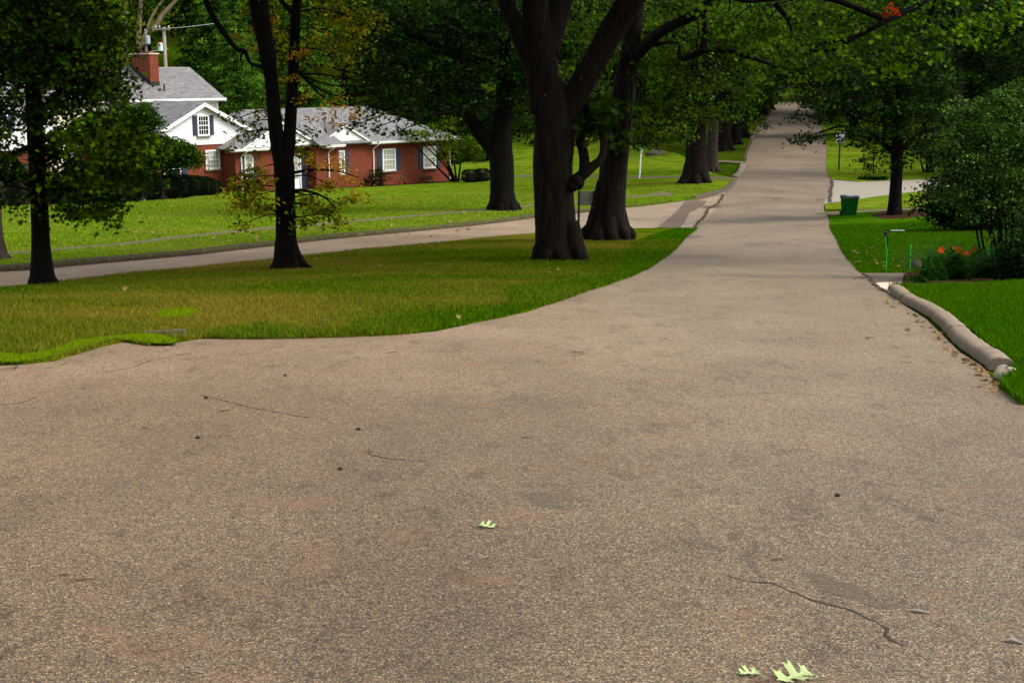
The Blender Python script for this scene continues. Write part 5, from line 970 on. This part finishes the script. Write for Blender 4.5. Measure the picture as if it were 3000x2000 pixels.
def flower(parent, b, x, y, Y, r, m='petal', stem=True):
    p = np.array(P(x, y, Y))-b; mb = MB(); F6 = []; 
    for i in range(6):
        a = i*math.pi/3+.3; c_, s_ = math.cos(a), math.sin(a); k = len(mb.v)
        mb.add([tuple(p), tuple(p+np.array([c_*r*.5-s_*r*.22, s_*r*.25, s_*r*.5+c_*r*.2])), tuple(p+np.array([c_*r, -.3*r, s_*r])), tuple(p+np.array([c_*r*.5+s_*r*.22, s_*r*.25, s_*r*.5-c_*r*.2]))], [(0, 1, 2, 3)])
    mb.build('flower', M[m], parent)
    if stem: st = MB(); st.tube([p*np.array([.6, .6, 0]), p*np.array([.85, .85, .6]), p], [.006, .005, .004], 4, False); st.build('flower_stem', M['lily'], parent)
for (x, y, i, r) in ((2757,732,0,.075), (2809,730,1,.065), (2806,737,1,.06), (2817,747,1,.075), (2832,742,1,.065), (2851,731,2,.075), (2795,726,1,.04)): flower(ld[i][0], ld[i][1], x, y, ld[i][1][1]-.1, r)
sm, bb = rosette('bedding_plant', 'small pink flower at the front corner of the flower bed', 2706, 848, 30, .10, .02, 'bush', 'flower', .6, .05); 
for q in ((2704,841), (2709,845), (2700,846)): flower(sm, bb, *q, bb[1], .035, 'pinkpetal', False)
sm, bb = rosette('bedding_plant', 'small dull red flower at the front of the flower bed', 2737, 845, 30, .10, .02, 'lily', 'flower', .6, .05); flower(sm, bb, 2736, 840, bb[1], .035, 'pinkpetal', False)
sm, bb = rosette('bedding_plant', 'red flowers at the lawn edge before the largest lily clump', 2825, 842, 40, .12, .02, 'lily', 'flower', .6, .08)
for q in ((2828,836), (2818,840), (2832,840), (2824,831)): flower(sm, bb, *q, bb[1], .04, 'petal', False)
shrub('low_shrub', 'low feathery shrub at the road end of the flower bed, by the stone', 2700, 832, 22.6, [(2690,815,.13), (2720,800,.15), (2680,828,.10), (2735,785,.12), (2705,825,.12)], .04, 'lily', 'oval', 5, 'shrub', .1)
for i, (x, y) in enumerate(((472,938), (505,945), (548,925), (432,1013), (486,1018), (100,1048))):
    shrub('weed', ('weed on the small bright grass patch, leftmost', 'weed at the lower edge of the small bright grass patch', 'weed with a yellow tip at the right end of the small bright grass patch', 'weed left of the broken concrete kerb piece', 'weed on the lime strip just below the broken kerb piece', 'dark weed on the lime strip near the left edge')[i], x, y, G(x, y)[1], [(x-4, y-8, .05), (x+9, y-5, .045)], .04, 'bush', 'oval', 3, 'weed', .06)
# ---------------------------------------------------------------- stones
def rock(label, x, y, r, m='stone', sq=(1, .8, .6), name='stone'):
    b = np.array(G(x, y)); mb = MB(); V = []; n1, n2 = 9, 14; s0 = random.random()*9
    prof = []
    for i in range(n1):
        th = math.pi*i/(n1-1)
        for j in range(n2):
            a = 2*math.pi*j/n2; k = r*(1+.12*math.sin(2*a+s0)+.08*math.sin(3*a+2*th+s0*2)+.04*random.random())
            V.append((k*sq[0]*math.sin(th)*math.cos(a), k*sq[1]*math.sin(th)*math.sin(a), k*sq[2]*(math.cos(th)+.55)))
    f = [(i*n2+j, i*n2+(j+1) % n2, (i+1)*n2+(j+1) % n2, (i+1)*n2+j) for i in range(n1-1) for j in range(n2)]
    mb.add(V, f); o = mb.build(name, M[m], None, True); o.location = b; tag(o, label, 'stone'); return o
rock('rounded tan stone at the near end of the rounded kerb', 2946, 1112, .088, 'stone', (1.15, .9, .8))
rock('pale flat stone at the right edge of the photo next to the tan stone', 2990, 1122, .05, 'pale', (1.3, .9, .5))
rock('dark brown rock cut by the right edge above the tan stone', 3022, 1098, .09, 'stonedark', (1, .9, 1.2))
rock('speckled boulder beside the small driveway behind the green stake', 2681, 792, .17, 'stonedark', (1.1, .8, .95))
rock('dark boulder lying on the far lawn behind the lamp post', 1922, 458, .5, 'stonedark', (1.5, .8, .55))
# ---------------------------------------------------------------- poles, signs, bin
b = np.array(G(1873, 527)); Rr = Rel(b); t = empty('lamp_post', tuple(b), 0, 'thin white lamp post with a small lantern on the house lawn by the path', 'lamp post'); mb = MB(); H = 1.95
mb.lathe([(.07, -.05), (.07, .10), (.045, .14), (.04, H-.30)], 12); mb.lathe([(.06, H-.30), (.06, H-.27)], 12); mb.build('post', M['lamp'], t, True)
mb = MB(); mb.lathe([(.05, H-.27), (.09, H-.02)], 6); mb.build('lantern', M['can'], t); mb = MB(); mb.lathe([(.12, H-.02), (.10, H+.03), (.03, H+.09), (.015, H+.16)], 6); mb.build('lantern_cap', M['lamp'], t)
t.rotation_euler = (0, R(3.0), 0)
b = np.array(G(1697, 683)); Rr = Rel(b); Y = b[1]; t = empty('road_sign', tuple(b), 0, 'grey back of a rectangular road sign on two dark posts between the two oaks', 'sign'); mb = MB(); k_ = Y/F
for nm, x, m0 in (('a', 1695, 0), ('b', 1739, -.4)):
    q = Rr.pp(x, 683, Y); mb = MB(); z1 = (683-559)*k_; bz = tz(b[0]+q[0], Y)-b[2]; mb.box(q[0]-.04, q[0]+.04, -.035, .035, bz-.1, z1); mb.build('post', M['black'], t)
q0 = Rr.pp(1696, 650, Y)[0]; q1 = Rr.pp(1748, 650, Y)[0]; mb = MB(); z1 = (683-560)*k_; z0 = (683-602)*k_; mb.box(q0-.0, q1+.02, .036, .05, z0, z1); mb.build('sign_panel', M['signback'], t, bevel=.004)
b = np.array(G(2457, 501)); Y = b[1]; k_ = Y/F; t = empty('speed_sign', tuple(b), 0, 'white sign with black digits 25 on a dark post by the main road', 'sign'); H = (501-405)*k_
mb = MB(); mb.box(-.045, .045, -.03, .03, -.1, H+.0); mb.build('post', M['black'], t); mb = MB(); mb.box(-.27, .27, -.05, -.032, (501-420)*k_, (501-420)*k_+.66); sp = mb.build('sign_panel', M['signwhite'], t, bevel=.008)
cu = D.curves.new('digits', 'FONT'); cu.body = '25'; cu.size = .46; cu.align_x = 'CENTER'; cu.extrude = .004; cu.offset = .012
to = D.objects.new('tmp', cu); COL.objects.link(to); dg = bpy.context.evaluated_depsgraph_get(); me = D.meshes.new_from_object(to.evaluated_get(dg)); D.objects.remove(to)
o = link('digits', me, M['black'], sp); o.rotation_euler = (R(90), 0, 0); o.location = (0, -.054, (501-420)*k_+.04)
mb = MB(); z_ = (501-420)*k_
for x0, x1, z0, z1 in ((-.25, .25, z_+.02, z_+.03), (-.25, .25, z_+.63, z_+.64)): mb.box(x0, x1, -.054, -.051, z0, z1)
for x0 in (-.25, .24): mb.box(x0, x0+.01, -.054, -.051, z_+.03, z_+.63)
mb.build('sign_border', M['black'], sp)
# wheeled bin
b = np.array(G(2487, 633)); k_ = b[1]/F; Hb = 62*k_; t = empty('wheelie_bin', tuple(b), R(8), 'dark green wheeled rubbish bin with a white label on its lid by the road edge', 'bin')
def frustum(w0, d0, w1, d1, z0, z1, mb): return mb.add([(-w0, -d0, z0), (w0, -d0, z0), (w0, d0, z0), (-w0, d0, z0), (-w1, -d1, z1), (w1, -d1, z1), (w1, d1, z1), (-w1, d1, z1)], [(0,3,2,1),(4,5,6,7),(0,1,5,4),(1,2,6,5),(2,3,7,6),(3,0,4,7)])
mb = MB(); frustum(.235, .26, .29, .33, .06, Hb-.12, mb); mb.build('body', M['greenplastic'], t, bevel=.02)
mb = MB(); frustum(.31, .35, .31, .35, Hb-.14, Hb-.10, mb); mb.build('rim', M['darkgreen'], t, bevel=.008)
mb = MB(); frustum(.325, .37, .29, .30, Hb-.096, Hb-.02, mb); ld_ = mb.build('lid', M['darkgreen'], t, bevel=.015)
mb = MB(); mb.box(-.14, .14, -.25, .05, Hb-.017, Hb-.013); mb.build('lid_label', M['signwhite'], ld_)
mb = MB(); mb.tube([(-.26, .38, Hb-.16), (-.26, .44, Hb-.14), (.26, .44, Hb-.14), (.26, .38, Hb-.16)], .015, 8); mb.build('handle', M['darkgreen'], t)
for s_ in (-1, 1):
    mb = MB(); V, f = tube_np([(s_*.24, .25, .11), (s_*.30, .25, .11)], .11, 16); mb.add(V, f); w_ = mb.build('wheel', M['black'], t)
mb = MB(); mb.box(-.22, .22, -.24, -.14, -.02, .062); mb.build('foot', M['darkgreen'], t)
# garden hook with a green flag and a bent white arm; green stake
b = np.array(G(2596, 802)); Rr = Rel(b); Y = b[1]; k_ = Y/F; t = empty('garden_hook', tuple(b), 0, 'thin green garden pole with a dark clamp, hanging green flag and bent pale arm', 'garden pole')
mb = MB(); mb.tube([(0, 0, -.1), (-.01, 0, .5), Rr.pp(2593, 690, Y)], .009, 6); mb.build('pole', M['neon'], t); mb = MB(); q = Rr.pp(2594, 686, Y); mb.box(q[0]-.035, q[0]+.035, -.03, .03, q[2]-.04, q[2]+.05); mb.build('clamp', M['black'], t, bevel=.008)
q = Rr.pp(2598, 692, Y); mb = MB(); mb.prism([(q[0], q[2]), (q[0]+.04, q[2]-.02), (q[0]+.045, q[2]-.20), (q[0]+.01, q[2]-.21)], 'y', -.01, .005); mb.build('flag', M['greenplastic'], t)
mb = MB(); mb.tube([Rr.pp(2594, 684, Y), Rr.pp(2604, 679, Y), Rr.pp(2611, 677, Y)], .013, 6); mb.build('arm_joint', M['black'], t)
mb = MB(); mb.tube([Rr.pp(2604, 680, Y), Rr.pp(2612, 675, Y), Rr.pp(2650, 675, Y)], .008, 6); mb.build('arm', M['lamp'], t)
b = np.array(G(2665, 797)); Rr = Rel(b); Y = b[1]; t = empty('garden_stake', tuple(b), 0, 'bright green garden stake with a dark knob standing next to the boulder', 'garden stake')
mb = MB(); mb.tube([(0, 0, -.1), Rr.pp(2667, 755, Y), Rr.pp(2668, 716, Y)], .012, 6); mb.build('pole', M['neon'], t); mb = MB(); q = Rr.pp(2668, 754, Y); mb.lathe([(.005, -.03), (.028, -.01), (.028, .015), (.005, .03)], 10, tuple(q)); mb.build('knob', M['black'], t)
# utility poles with transformers
def upole(px_, y1, Y, r, label, arm, can):
    X = P(px_, 100, Y)[0]; b = np.array((X, Y, tz(X, Y))); Rr = Rel(b); t = empty('utility_pole', tuple(b), 0, label, 'utility pole'); top = Rr.pp(px_, y1, Y); mb = MB()
    mb.tube([(0, 0, -.3), tuple(top)], [r*1.3, r], 10); mb.build('pole', M['pole'], t, True)
    if arm: q = Rr.pp(*arm, Y); mb = MB(); mb.box(q[0]-.95, q[0]+.25, -.18, -.06, q[2]-.07, q[2]+.07); a = mb.build('crossarm', M['pole'], t)
    if arm:
        for dx in (-.85, -.55, .15): mb = MB(); mb.lathe([(.02, 0), (.05, .05), (.05, .12), (.03, .18)], 8, (q[0]+dx, -.12, q[2]+.073)); mb.build('insulator', M['can'], a, True)
    q = Rr.pp(*can, Y); mb = MB(); mb.lathe([(.05, -.33), (.20, -.30), (.20, .25), (.17, .30), (.05, .33)], 16, (q[0], -.1, q[2])); cn = mb.build('transformer', M['can'], t)
    mb = MB(); mb.lathe([(.19, .301), (.16, .34), (.04, .36)], 16, (q[0], -.1, q[2])); mb.build('transformer_lid', M['petal'] if arm else M['can'], cn); return t
upole(480, 80, 112, .13, 'grey wooden utility pole with crossarm and pale transformer above the roof ridge', (490, 86), (471, 138))
upole(426, 85, 116, .11, 'second utility pole half hidden behind the sycamore limbs', None, (434, 118))
w = MB(); w.tube(smoothpath([P(350,161,110), P(400,158,111), P(471,146,111.8), P(493,144,112)], 4), .012, 4); o = w.build('power_cable', M['can']); tag(o, 'thin pale cable sagging from the transformer towards the left', 'cable')
w = MB(); w.tube(smoothpath([P(480,84,112), P(560,78,112), P(700,60,113)], 4), .014, 4); o = w.build('power_cable', M['can']); tag(o, 'thin wire running right from the crossarm into the hemlocks', 'cable')
# broken kerb piece, utility box
b = np.array(G(485, 988)); mb = MB(); mb.add([(-.26, -.05, 0), (.22, -.02, .0), (.22, .07, .0), (-.26, .05, 0), (-.25, -.045, .025), (.21, -.015, .045), (.21, .06, .045), (-.25, .04, .03)], [(0,3,2,1),(4,5,6,7),(0,1,5,4),(1,2,6,5),(2,3,7,6),(3,0,4,7)])
o = mb.build('kerb_piece', M['stonedark'], bevel=.01); o.location = b+np.array([0, 0, .04]); tag(o, 'broken dark concrete kerb piece in the grass edge left of the island', 'kerb piece')
b = np.array(G(529, 995)); mb = MB(); mb.box(-.18, .15, -.02, .03, 0, .03); o = mb.build('kerb_piece', M['stonedark'], bevel=.008); o.location = b+np.array([0, 0, .03]); o.rotation_euler = (0, 0, R(-6)); tag(o, 'flat lighter concrete sliver right of the broken kerb piece', 'kerb piece')
b = np.array(G(950, 957)); mb = MB(); mb.box(-.035, .035, -.03, .03, 0, .07); mb.box(-.04, .04, -.036, .036, .071, .08); o = mb.build('utility_marker', M['stonedark'], bevel=.005); o.location = b; tag(o, 'small dark grey square marker standing in the island grass', 'marker')
# ---------------------------------------------------------------- leaves, twigs and seeds on the ground
def lobed_leaf(name, L, lob=5, wide=.62, m='freshleaf', curl=.12):
    pts = [(0, -.5), (.03, -.42), (.10, -.33), (.20, -.34), (.30, -.40), (.24, -.28), (.30, -.22), (.16, -.20), (.06, -.14), (.07, -.06), (.22, .0), (.34, -.04), (.46, -.03), (.36, .05), (.47, .15), (.30, .13),
           (.14, .12), (.06, .15), (.07, .22), (.17, .28), (.32, .30), (.22, .34), (.24, .43), (.12, .37), (.05, .40), (0, .5)]
    pts = [(x*wide/.6, y) for x, y in pts]; n = len(pts); full = [(x*1.0, y) for x, y in pts]+[(-x, y+.01) for x, y in reversed(pts[1:-1])]
    V = [(x*L, y*L, (abs(x)*.5+.35*curl*math.sin(y*5)+curl*(y*y))*L*.6+.004) for x, y in full]
    # fan strips from the midrib
    N = len(full); rib = [(0, y, 0) for _, y in pts]; k0 = len(V); V += [(0, y*L, (curl*.35*math.sin(y*5)+curl*y*y)*L*.6+.004) for _, y in pts]
    f = []
    for i in range(n-1):
        f.append((k0+i, k0+i+1, i+1, i))
        j0 = (N-i) % N; j1 = (N-i-1) % N
        f.append((k0+i+1, k0+i, j0, j1))
    me = D.meshes.new(name); me.from_pydata(V, [], f); me.update(); a = me.attributes.new('rnd', 'FLOAT', 'FACE'); a.data.foreach_set('value', rng.uniform(.2, .8, len(f)).astype(np.float32)); me.materials.append(M[m]); return me
def onroad(o, x, y, dz=.024, tilt=.15):
    g = G(x, y); o.location = (g[0], g[1], tz(g[0], g[1])+dz); return o
for (x, y, L, rz, l) in ((1428,1556,.085,1.2,'small pale green lobed leaf lying alone in the middle of the asphalt'), (2325,2004,.135,-1.25,'largest pale green oak leaf at the bottom edge of the photo'), (2196,1992,.075,1.9,'smaller pale green oak leaf left of the largest one at the bottom edge')):
    t = empty('oak_leaf', (0, 0, 0), rz, l, 'leaf'); onroad(t, x, y, .022); o = link('blade', lobed_leaf('leaf_blade', L, 5 if L > .1 else 4, .75, 'freshleaf', .16), None, t)
    mb = MB(); mb.tube([(0, -.48*L, .012), (.02*L, -.8*L, .006), (-.02*L, -1.05*L, .006)], .0018, 5); mb.build('stalk', M['twig'], t)
dm = [lobed_leaf('dead_leaf_mesh', .11, 4, .6, 'deadleaf', .5), lobed_leaf('dead_leaf_mesh', .09, 3, .7, 'deadleaf', .8)]
kpx = [(2609,872),(2665,915),(2714,948),(2768,1000),(2814,1046),(2850,1070),(2876,1084),(2900,1110),(2925,1150)]
def dead(x, y, s_, label, grp, dz=.022):
    o = D.objects.new('dead_leaf', dm[random.randrange(2)]); COL.objects.link(o); g = G(x, y); o.location = (g[0], g[1], tz(g[0], g[1])+dz); o.rotation_euler = (rng.uniform(-.4, .4), rng.uniform(-.4, .4), rng.uniform(0, 6.28)); o.scale = (s_, s_, s_); tag(o, label, 'leaf', grp)
for i in range(56):
    t_ = rng.uniform(0, len(kpx)-1.001); k = int(t_); a, b = kpx[k], kpx[k+1]; u = t_-k; x = a[0]+(b[0]-a[0])*u-abs(rng.normal())*16; y = a[1]+(b[1]-a[1])*u+abs(rng.normal())*3
    dead(x, y, rng.uniform(.45, 1.0), 'dry tan leaf littering the asphalt along the rounded kerb', 'dead leaves along the rounded kerb')
for (x, y) in ((2520,818), (2530,820), (2505,822), (2615,905), (2600,895), (2540,998), (2750,985), (2830,1070), (2870,1105), (2905,1155), (2870,1140), (2660,975)): dead(x, y, .9, 'dry tan leaf lying on the asphalt a little away from the rounded kerb', 'scattered dead leaves on the right side of the road')
for i in range(26):
    x = rng.uniform(2500, 2650); y = rng.uniform(735, 800); dead(x, y, rng.uniform(.8, 1.2), 'pale leaf on the grass around the green garden pole', 'leaves on the grass by the garden pole', .09)
for i in range(70):
    x = rng.uniform(20, 1400); y = 600+rng.uniform(0, 1)**.8*150-x*.03; dead(x, y, rng.uniform(1.0, 2.0), 'pale fallen leaf on the mown house lawn', 'fallen leaves on the house lawn', .15)
for i in range(20):
    x = rng.uniform(300, 1900); y = rng.uniform(800, 900)-x*.05; dead(x, y, rng.uniform(.6, 1.1), 'fallen leaf on the island grass', 'fallen leaves on the island', .10)
for (x, y) in ((1467,905), (1345,952)): dead(x, y, 1.1, 'tan leaf at the asphalt edge of the island' if x < 1400 else 'curled tan leaf on the island grass near the road edge', None, .08)
def stick(x, y, L, rz, r=.004, label='thin brown twig on the asphalt', name='twig', m='twig', grp='twigs on the asphalt'):
    mb = MB(); mb.tube([(-L/2, 0, .004), (0, L*.04, .006), (L/2, 0, .004)], [r*.6, r, r*.5], 5); o = mb.build(name, M[m]); onroad(o, x, y, .022); o.rotation_euler = (0, 0, rz); tag(o, label, 'twig', grp)
for (x, y, L, rz) in ((1541,1293,.07,-.1), (2275,1655,.05,.15), (425,1265,.05,-.3), (1080,1335,.06,0), (250,1715,.08,.1), (660,1213,.08,.2), (1150,1040,.12,.3), (2550,996,.12,.1), (1690,1040,.14,.0), (190,1700,.05,0)): stick(x, y, L, rz)
for (x, y) in ((1050,1268), (997,1386), (2454,1464), (605,1175), (580,1293), (835,1108)):
    mb = MB(); mb.lathe([(.001, 0), (.011, .004), (.014, .012), (.009, .019), (.001, .022)], 10); o = mb.build('acorn', M['acorn'], None, True); onroad(o, x, y, .02); o.scale = (1.3, .8, .8); tag(o, 'small dark acorn lying on the asphalt', 'acorn', 'acorns on the asphalt')
mb = MB(); mb.tube([(-.045, 0, .003), (0, .004, .006), (.05, -.002, .003)], [.002, .008, .002], 5); o = mb.build('wood_chip', M['pole']); onroad(o, 2687, 1809, .022); o.rotation_euler = (0, 0, -.35); tag(o, 'grey splinter of wood on the asphalt above the crack', 'wood chip')
mb = MB(); mb.tube([(-.03, 0, .003), (0, .006, .008), (.035, -.002, .003)], [.004, .011, .004], 5); o = mb.build('wood_chip', M['pole']); onroad(o, 2964, 1898, .022); o.rotation_euler = (0, 0, -.35); tag(o, 'grey wood chip on the asphalt near the right edge at the bottom', 'wood chip')
